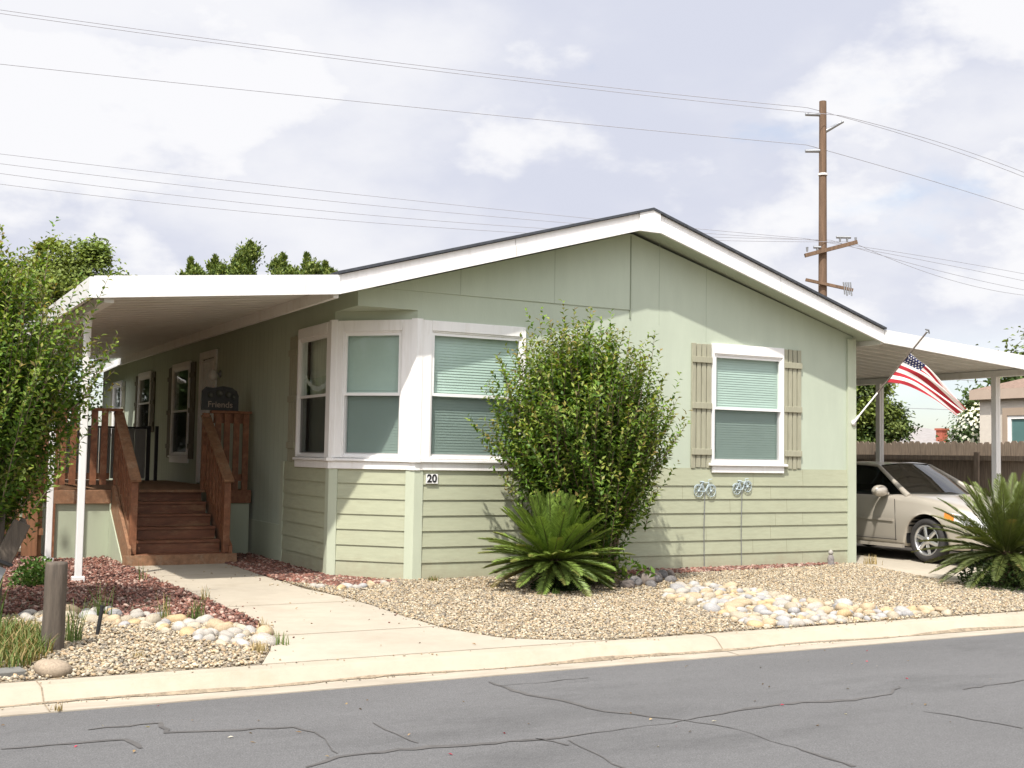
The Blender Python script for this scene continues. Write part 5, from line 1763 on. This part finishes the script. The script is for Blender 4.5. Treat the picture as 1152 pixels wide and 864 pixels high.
# ------------------------------------------------------------------ neighbours
nb = thing('neighbour_house', (18.7, -2.3, 0), 'tan stucco neighbour house with brown hip roof beyond the fence', 'house')
mb = MB(); mb.box(14.7, 23, -9, 3.4, -.1, 2.80); mb.build('wall', STUCCO, nb)
mb = MB(); x0, x1, y0, y1, z = 14.58, 23.2, -9.2, 3.52, 2.98
mb.add([(x0, y0, z), (x1, y0, z), (x1, y1, z), (x0, y1, z), (18.85, -5.5, 4.35), (18.85, -.2, 4.35)], [(0, 1, 4), (1, 2, 5, 4), (2, 3, 5), (3, 0, 4, 5), (3, 2, 1, 0)])
rf = mb.build('roof', ROOFT, nb)
mb = MB(); mb.box(14.56, 14.60, -9.2, 3.54, 2.78, 2.978); mb.box(14.60, 23.2, 3.50, 3.54, 2.78, 2.978); mb.build('fascia', mat('tan_fascia', (.44, .345, .27), .7, .05, 4), rf)
mb = MB(); mb.box(14.64, 14.698, 1.55, 1.66, .9, 2.6); mb.box(14.64, 14.698, 2.70, 2.81, .9, 2.6); mb.box(14.638, 14.698, 1.66, 2.70, 2.45, 2.6)
w = mb.build('window', mat('tan_trim', (.36, .28, .21), .7, .05, 4), nb)
mb = MB(); mb.box(14.655, 14.7, 1.66, 1.74, 1.0, 2.45); mb.box(14.655, 14.7, 2.62, 2.70, 1.0, 2.45); mb.box(14.656, 14.7, 1.74, 2.62, 2.38, 2.45); mb.box(14.657, 14.7, 1.74, 2.62, 1.62, 1.70); mb.box(14.656, 14.7, 1.74, 2.62, 1.0, 1.06)
mb.build('frame', VINYL, w)
mb = MB(); mb.box(14.682, 14.697, 1.74, 2.62, 1.06, 2.38); mb.build('pane', mat('teal_window', (.10, .19, .18), .15, .1, 2, spec=.6), w)
gh_ = thing('far_house', (31, 20, 0), 'distant house with pale grey roof and red chimney behind the fence', 'house')
mb = MB(); mb.box(27, 35.5, 19, 26, -.1, 2.2); mb.build('wall', STUCCO, gh_)
mb = MB(); mb.add([(26.5, 18.5, 2.2), (36, 18.5, 2.2), (36, 26.5, 2.2), (26.5, 26.5, 2.2), (29.8, 22.5, 3.15), (33.2, 22.5, 3.05)], [(0, 1, 5, 4), (1, 2, 5), (2, 3, 4, 5), (3, 0, 4), (3, 2, 1, 0)]); rg_ = mb.build('roof', ROOFG, gh_)
mb = MB(); mb.box(31.1, 31.4, 18.9, 19.2, 2.0, 2.75); mb.box(31.06, 31.44, 18.86, 19.24, 2.75, 2.83); mb.build('chimney', BRICK, rg_)


nl_ = thing('next_door_home', (-13, 8, 0), 'pale manufactured home next door past the cedar fence', 'house')
mb = MB(); mb.box(-19, -11.2, -1, 16, -.1, 3.0); mb.build('wall', SKIRT, nl_)
mb = MB(); mb.prism([(-19.5, -1.4, 3.0), (-10.7, -1.4, 3.0), (-15.1, -1.4, 4.3)], (0, 17.8, 0)); mb.build('roof', ROOFG, nl_)
for y in (1.5, 6, 10.5):
    mb = MB(); mb.box(-11.2, -11.15, y, y + 1.2, 1.3, 2.6); w = mb.build('window', WHITE, nl_)
    mb = MB(); mb.box(-11.15, -11.14, y + .07, y + 1.13, 1.37, 2.53); mb.build('pane', mat('dark_pane', (.03, .04, .04), .1, .1, 2), w)


def tree(name, loc, crown, label, group, cols, seed, leaf=.13, nleaf=9000, clumps=26, trunk_r=.16, lay=1.0):
    """crown: list of (dx,dy,z,rx,ry,rz) lobes"""
    rg = np.random.default_rng(seed)
    t = thing(name, loc, label, 'tree', group)
    loc = np.array(loc, float)
    mb = MB()
    zc = min(c[2] - c[5] * .3 for c in crown)
    mb.tube([tuple(loc), tuple(loc + np.array([.05, .03, zc * .5])), tuple(loc + np.array([0, 0, zc]))], [trunk_r * 1.25, trunk_r, trunk_r * .8], 10)
    for c in crown:
        e = loc + np.array([c[0], c[1], c[2]])
        s = loc + np.array([0, 0, zc * .92])
        mb.tube([tuple(s), tuple(s * .5 + e * .5 + np.array([0, 0, .15])), tuple(e)], [trunk_r * .6, trunk_r * .4, trunk_r * .12], 6)
    mb.build('trunk', BARK, t)
    Ps, Cs, Ns = [], [], []
    tot = sum(c[3] * c[4] * c[5] for c in crown)
    for c in crown:
        k = max(6, int(clumps * (c[3] * c[4] * c[5] / tot) ** .7 * len(crown) ** .3))
        ctr = loc + np.array(c[:3]); rad = np.array(c[3:])
        for q in range(k):
            v = unit(rg.normal(size=3)); cen = ctr + v * rad * (.55 + .5 * rg.random())
            n = int(nleaf / clumps / len(crown) * (1.6 if len(crown) > 1 else 1))
            sp = rad.mean() * (.20 + .18 * rg.random())
            p = cen + rg.normal(size=(n, 3)) * sp * np.array([1, 1, .75])
            col = np.array(cols[rg.integers(0, len(cols))]) * (.8 + .4 * rg.random())
            Ps.append(p); Cs.append(col * (.75 + .5 * rg.random((n, 1)))); Ns.append(unit(rg.normal(size=(n, 3)) * .8 + v + np.array([0, 0, .8])))
    P = np.concatenate(Ps); C = np.concatenate(Cs); N = np.concatenate(Ns); n = len(P)
    D = unit(np.cross(N, rg.normal(size=(n, 3))))
    V, F, T = leaf_mesh(P, D, N, leaf * (.7 + .6 * rg.random(n)), leaf * .55 * (.7 + .6 * rg.random(n)), C)
    nobj('crown', V, F, LEAFD, t, T)
    return t


TG = [(.085, .125, .025), (.06, .10, .02), (.12, .155, .035), (.045, .075, .018)]
TDK = [(.045, .07, .018), (.032, .055, .015), (.06, .085, .022)]
TYG = [(.17, .22, .04), (.13, .185, .035), (.21, .25, .06)]
BT = 'trees beyond the house'
# behind the porch
tree('broadleaf_tree', (-.6, 21.5, 0), [(.55, 0, 5.95, 1.1, 1.0, .85), (1.75, 0, 5.72, .7, .7, .55), (-.9, 0, 5.8, 1.0, 1.0, .8), (1.0, 0, 6.85, .42, .4, .55), (-.15, 0, 6.75, .4, .4, .5)], 'leafy green tree rising behind the porch roof with two raised tufts', BT, TYG, 51, .13, 30000, 46)
tree('broadleaf_tree', (-2.6, 17, 0), [(0, 0, 3.3, 1.6, 1.3, 1.6), (1.2, 1, 3.0, 1.0, 1, 1.3)], 'dark leafy tree in the gap between the cedar fence and the awning', BT, TDK, 52, .14, 18000, 34)
tree('broadleaf_tree', (-6.8, 15, 0), [(0, 0, 3.6, 2.0, 2.0, 2.0), (1.6, .6, 2.6, 1.4, 1.4, 1.5)], 'big leafy tree beyond the cedar fence behind the crape myrtle', BT, TG, 53, .16, 20000, 34)
# conifer tips over the porch roof
for i, (x, y, zt_, r) in enumerate([(2.95, 21, 6.98, .24), (3.6, 20.8, 7.08, .33), (4.5, 20.4, 7.52, .46), (4.12, 20.6, 6.98, .34), (5.35, 20, 7.2, .40), (6.0, 19.8, 7.24, .34), (6.5, 19.6, 7.02, .30), (5.75, 20.6, 6.95, .38)]):
    rg = np.random.default_rng(60 + i)
    t = thing('conifer_tree', (x, y, 0), ['slim pointed conifer tip standing alone over the porch roof', 'small rounded conifer tip second along the porch roof', 'tallest conifer tip over the middle of the porch roof', 'low conifer tip joined to the tallest one', 'bushy conifer tip between the tallest one and the gable', 'twin pointed conifer tip near the gable slope', 'last conifer tip beside the gable slope', 'low conifer filling the gap near the gable slope'][i], 'tree', 'conifers behind the house')
    mb = MB(); mb.tube([(x, y, 0), (x, y, zt_ - .3)], [.14, .03], 8); mb.build('trunk', BARK, t)
    n = 4500
    h = rg.random(n) ** .8
    zz = zt_ * (.35 + .65 * h)
    lump = .75 + .25 * np.sin(zz * 5 + i) * np.sin(rg.random(n) * 6)
    rr = r * 1.5 * np.clip(1 - h, .0, 1) ** .55 * np.sqrt(rg.random(n)) * lump
    a = rg.random(n) * 6.283
    a = a + .35 * np.sin(3 * a + zz * 4)
    knob = rg.integers(0, 9, n); kc = rg.normal(size=(9, 3)) * np.array([.55, .55, .38]) * r
    P = np.stack([x + rr * np.cos(a), y + rr * np.sin(a), zz], 1)
    top = rg.random(n) < .55
    kc[:, 2] = zt_ - .25 - r * 1.9 * rg.random(9)
    kc[:, :2] *= np.clip((zt_ - kc[:, 2:3]) / (r * 1.4), .15, 1.2)
    P[top] = np.array([x, y, 0]) + kc[knob[top]] + rg.normal(size=(top.sum(), 3)) * r * np.array([.24, .24, .26])
    D = unit(np.stack([np.cos(a) * .7, np.sin(a) * .7, .9 + 0 * a], 1) + rg.normal(size=(n, 3)) * .4); N = unit(rg.normal(size=(n, 3)))
    C = np.array(TYG + TG[:2])[rg.integers(0, 5, n)] * (.8 + .4 * rg.random((n, 1)))
    V, F, T = leaf_mesh(P, D, N, np.full(n, .12), np.full(n, .05), C)
    nobj('crown', V, F, LEAFD, t, T)
# right side, beyond the fence
tree('broadleaf_tree', (18.45, 10.5, 0), [(0, 0, 3.25, .7, .7, .85), (-.8, .5, 2.5, .8, .8, 1.0), (.45, -.2, 3.75, .45, .45, .4), (-.9, .5, 3.9, .6, .6, .6)], 'yellow green leafy tree seen past the carport post', BT, TYG + TG[:2], 54, .12, 20000, 40)
tree('broadleaf_tree', (19.0, 10.15, 0), [(0, 0, 2.4, .55, .55, .55), (-.35, .2, 1.9, .6, .6, .5)], 'darker low green tree just right of the carport post', BT, TG, 55, .11, 12000, 28)
tree('broadleaf_tree', (34.5, 16.4, 0), [(0, 0, 4.7, 2.0, 1.8, 1.6), (1.5, -.8, 6.0, 1.4, 1.3, 1.2), (-1.9, 1.2, 4.2, .9, .9, 1.0), (3, -2, 5, 2, 2, 2)], 'green tree rising behind the neighbour roof', BT, TG, 56, .22, 26000, 40)
wf = tree('flowering_shrub', (15.55, 4.12, 0), [(0, 0, 2.0, .46, .46, .62)], 'oleander shrub covered in white flowers beside the neighbour house', None, [(.06, .10, .03), (.08, .13, .04)], 57, .08, 3500, 20, .05)
for i, (x, y, lb) in enumerate(((-7.2, 3.2, 'unseen leafy tree added beside the next door home to shade the porch, in front'), (-7.6, 7.4, 'unseen leafy tree added beside the next door home to shade the porch, midway'), (-7.2, 11.6, 'unseen leafy tree added beside the next door home to shade the porch, at the rear'))):
    tree('broadleaf_tree', (x, y, 0), [(0, 0, 3.4, 2.0, 2.1, 2.3), (.9, .4, 2.2, 1.3, 1.4, 1.5), (.3, -.5, 4.8, 1.3, 1.4, 1.2)], lb, BT, TG, 80 + i, .2, 12000, 34)  # out of view; added to block sky light from the porch wall
rg = np.random.default_rng(58)
v = unit(rg.normal(size=(700, 3)))
P = np.array([15.55, 4.12, 2.0]) + v * np.array([.56, .56, .74]) * (.85 + .25 * rg.random((700, 1)))
V, F, T = leaf_mesh(P, unit(np.cross(v, rg.normal(size=(700, 3)))), v, np.full(700, .085), np.full(700, .075), np.repeat(np.array([[.72, .72, .60]]), 700, 0))
nobj('blossom', V, F, LEAFD, wf, T)

# ------------------------------------------------------------------ utility pole and wires
up_ = thing('utility_pole', (24.7, 18.56, 0), 'tall brown timber utility pole with crossarms rising behind the roof', 'utility pole')
PB, PT = Vector((24.72, 18.58, -.2)), Vector((24.15, 17.94, 14.2))
PT = Vector((24.45, 18.2, 14.2)); PB = Vector((24.45, 18.2, -.2))
POLE = [(24.283, 18.099, -0.2), (24.283, 18.099, 14.228114057028515)]
PB, PT = Vector(POLE[0]), Vector(POLE[1])
mb = MB(); mb.tube([PB, PB * .5 + PT * .5, PT], [.17, .15, .125], 12); mb.build('shaft', POLEW, up_)
lx = Vector((.878, -.478, 0)); 


def onpole(z): return PB + (PT - PB) * ((z - PB.z) / (PT.z - PB.z))


def arm(a, b, w, name='crossarm', m=POLEW):
    mb = MB(); mb.beam(a, b, w, w); return mb.build(name, m, up_)


for zz, side, dz in ((13.75, -1, -.0), (12.45, -1, -.02)):
    c = onpole(zz); mb = MB(); mb.tube([c, c + lx * side * .62 + Vector((0, 0, dz))], [.075, .06], 8); mb.build('insulator', STEEL, up_)
c = onpole(13.1); mb = MB(); mb.tube([c, c + lx * .72 + Vector((0, 0, .42))], [.075, .05], 8); mb.build('insulator', STEEL, up_)
c = onpole(11.6); mb = MB(); mb.lathe([(.172, -.035), (.172, .035)], tuple(c), 14); mb.build('band', VINYL, up_)
c = onpole(8.92); xa = Vector((.80, -.60, .0))
arm(c - lx * .78 + Vector((0, -.22, -.25)), c + lx * 1.05 + Vector((0, -.22, .26)), .13)
c = onpole(7.62)
arm(c - lx * .75 + Vector((0, -.22, .2)), c + lx * .9 + Vector((0, -.22, -.14)), .10)
c = onpole(8.92)
for f, dz in ((-.7, .05), (-.35, .05), (.45, .42), (.7, .42), (1.0, .42)):
    p = c + lx * f + Vector((0, -.22, dz + .0))
    mb = MB(); mb.tube([p - Vector((0, 0, .16)), p], [.03, .045], 8)
    if f not in (-.7, 1.0): mb.tube([p + lx * -.13, p + lx * .13], .05, 8)
    mb.build('insulator', STEEL, up_)
c = onpole(7.5) + lx * .55 + Vector((0, -.25, .0))
mb = MB()
for k in range(4):
    mb.tube([c + lx * (.08 * k) + Vector((0, 0, .25)), c + lx * (.08 * k + .05) - Vector((0, 0, .18 + .05 * (k % 2)))], .03, 6)
mb.build('cut_out_switch', STEEL, up_)


def wire(pts, r, label, group='power lines'):
    """parabola through three points, extended past both ends"""
    A = [Vector(p) for p in pts]
    out = []
    for t in np.linspace(-.25, 1.0, 40):
        # quadratic through A0 (t=0), A1 (t=.5), A2 (t=1)
        out.append(A[0] * ((t - .5) * (t - 1) * 2) + A[1] * (-4 * t * (t - 1)) + A[2] * (2 * t * (t - .5)))
    return out


WIRES = [(((-2.09, 24.213, 14.336), (10.786, 21.218, 13.981), (23.663, 18.223, 13.94)), ((38.957, 21.306, 14.04), (31.31, 19.764, 14.146), (23.663, 18.223, 13.94)), 0.011, 'upper power line of the top pair left of the pole'), (((-2.085, 24.218, 14.232), (11.318, 20.942, 13.802), (24.722, 17.666, 13.678)), ((38.949, 21.297, 14.234), (31.836, 19.482, 14.107), (24.722, 17.666, 13.678)), 0.011, 'power line carried by the slanted top insulator arm'), (((-2.02, 24.285, 12.745), (10.836, 21.292, 12.632), (23.693, 18.298, 12.625)), ((39.02, 21.37, 12.606), (31.357, 19.834, 12.673), (23.693, 18.298, 12.625)), 0.011, 'single power line carried by the second insulator below the top'), (((-1.905, 24.404, 10.11), (10.911, 21.455, 9.618), (23.727, 18.506, 9.336)), ((39.142, 21.496, 9.816), (31.434, 20.001, 9.633), (23.727, 18.506, 9.336)), 0.009, 'uppermost of the four power lines on the crossarm'), (((-1.892, 24.417, 9.823), (11.084, 21.373, 9.33), (24.06, 18.329, 9.279)), ((39.155, 21.51, 9.506), (31.608, 19.92, 9.435), (24.06, 18.329, 9.279)), 0.009, 'second power line down on the crossarm'), (((-1.88, 24.43, 9.536), (11.352, 21.237, 9.013), (24.583, 18.044, 9.29)), ((39.172, 21.528, 9.118), (31.877, 19.786, 9.092), (24.583, 18.044, 9.29)), 0.009, 'third power line down on the crossarm'), (((-1.866, 24.444, 9.223), (11.69, 21.065, 8.783), (25.247, 17.686, 9.24)), ((39.183, 21.538, 8.886), (32.215, 19.612, 8.761), (25.247, 17.686, 9.24)), 0.009, 'lowest of the four power lines on the crossarm')]
for left3, right3, r, lb in WIRES:
    a = wire(left3, r, lb)
    b = wire(right3, r, lb)
    mb = MB(); mb.tube(a + b[::-1][1:], r, 5, False)
    tag(mb.build('power_line', WIREM), lb, 'power line', 'power lines on the utility pole')
# service wires seen low between flag and fence
for i, (p, q, lb) in enumerate([((34.151, 24.518, 5.337), (46.189, 27.085, 5.507), 'upper thin wire seen below the carport roof'), ((33.873, 24.769, 3.897), (45.382, 27.617, 4.148), 'lower thin wire crossing behind the flag')]):
    mb = MB(); mb.tube([p, q], .012, 5, False); tag(mb.build('power_line', WIREM), lb, 'power line', 'low service wires')

# ------------------------------------------------------------------ light, sky, camera
LD = Vector((1.08, 1.0, -2.36)).normalized()
sun = bpy.data.lights.new('sun', 'SUN'); sun.energy = 3.3; sun.angle = math.radians(.9); sun.color = (1.0, .95, .875)
so = bpy.data.objects.new('sun', sun); COL.objects.link(so)
so.rotation_euler = LD.to_track_quat('-Z', 'Y').to_euler()
so.location = (-10, -10, 25)
S = -LD
wd = bpy.data.worlds.new('World'); scene.world = wd; wd.use_nodes = True
N, L = wd.node_tree.nodes, wd.node_tree.links
N.clear()
out = N.new('ShaderNodeOutputWorld'); bg = N.new('ShaderNodeBackground'); L.new(bg.outputs[0], out.inputs[0])
bg.inputs['Strength'].default_value = .1
sk = N.new('ShaderNodeTexSky'); sk.sky_type = 'NISHITA'; sk.sun_disc = False
sk.sun_elevation = math.asin(S.z); sk.sun_rotation = math.atan2(S.x, S.y)
tc = N.new('ShaderNodeTexCoord')
sx = N.new('ShaderNodeSeparateXYZ'); L.new(tc.outputs['Generated'], sx.inputs[0])


def math_(op, a, b=None):
    m = N.new('ShaderNodeMath'); m.operation = op
    for i, v_ in enumerate((a, b)):
        if v_ is None: continue
        if isinstance(v_, (int, float)): m.inputs[i].default_value = v_
        else: L.new(v_, m.inputs[i])
    return m.outputs[0]


cx = N.new('ShaderNodeCombineXYZ')
L.new(sx.outputs[0], cx.inputs[0]); L.new(sx.outputs[1], cx.inputs[1]); L.new(math_('MULTIPLY', sx.outputs[2], 1.9), cx.inputs[2])


def noise(sc, det, rough, dist=0.):
    n = N.new('ShaderNodeTexNoise'); n.inputs['Scale'].default_value = sc; n.inputs['Detail'].default_value = det
    n.inputs['Roughness'].default_value = rough; n.inputs['Distortion'].default_value = dist
    L.new(cx.outputs[0], n.inputs['Vector']); return n.outputs['Fac']


def rng_(f, a, b, lo=0., hi=1.):
    r = N.new('ShaderNodeMapRange'); r.interpolation_type = 'SMOOTHSTEP'
    r.inputs[1].default_value = a; r.inputs[2].default_value = b; r.inputs[3].default_value = lo; r.inputs[4].default_value = hi
    L.new(f, r.inputs[0]); return r.outputs[0]


cover = math_('MULTIPLY', rng_(noise(2.1, 8, .55, .2), .24, .38), rng_(sx.outputs[2], .0, .13, .15, 1.))
shade = math_('MAXIMUM', math_('MULTIPLY', rng_(noise(2.6, 8, .55, 0.), .36, .60), .85), rng_(noise(4.6, 10, .55, 0.), .50, .62))
mixc = N.new('ShaderNodeMix'); mixc.data_type = 'RGBA'
mixc.inputs[6].default_value = (3.85, 4.0, 4.65, 1); mixc.inputs[7].default_value = (5.3, 5.3, 5.45, 1)
L.new(shade, mixc.inputs[0])
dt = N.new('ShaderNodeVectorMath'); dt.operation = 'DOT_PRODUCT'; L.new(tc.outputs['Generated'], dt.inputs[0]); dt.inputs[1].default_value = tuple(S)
glow = math_('ADD', math_('MULTIPLY', math_('POWER', math_('MAXIMUM', dt.outputs['Value'], 0.), 5.), 3.1), 1.)  # clouds brightened round the off-camera sun to fill the shaded front wall
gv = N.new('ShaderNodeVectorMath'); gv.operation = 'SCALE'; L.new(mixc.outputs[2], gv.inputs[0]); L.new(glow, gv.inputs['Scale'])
mixs = N.new('ShaderNodeMix'); mixs.data_type = 'RGBA'
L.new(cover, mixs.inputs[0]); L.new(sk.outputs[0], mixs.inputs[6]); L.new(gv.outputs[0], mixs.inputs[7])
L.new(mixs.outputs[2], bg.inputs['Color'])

cd = bpy.data.cameras.new('camera'); cam = bpy.data.objects.new('camera', cd); COL.objects.link(cam)
cd.sensor_fit = 'HORIZONTAL'; cd.sensor_width = 36; cd.lens = 41.8447
cd.clip_start = .1; cd.clip_end = 3000
rt = Vector((.877975, -.478411, .016804)); uu = Vector((-.043657, -.045064, .99803)); fw = Vector((.476712, .876979, .060451))
cam.matrix_world = Matrix(((rt.x, uu.x, -fw.x, -5.0758), (rt.y, uu.y, -fw.y, -13.1883), (rt.z, uu.z, -fw.z, 1.4906), (0, 0, 0, 1)))
scene.camera = cam
scene.render.engine = 'CYCLES'
scene.render.resolution_x, scene.render.resolution_y = 1024, 768
scene.view_settings.view_transform = 'Standard'
scene.view_settings.look = 'None'
scene.view_settings.gamma = 1
scene.view_settings.exposure = .86
scene.cycles.max_bounces = 8
scene.cycles.transparent_max_bounces = 16
scene.cycles.caustics_reflective = False; scene.cycles.caustics_refractive = False
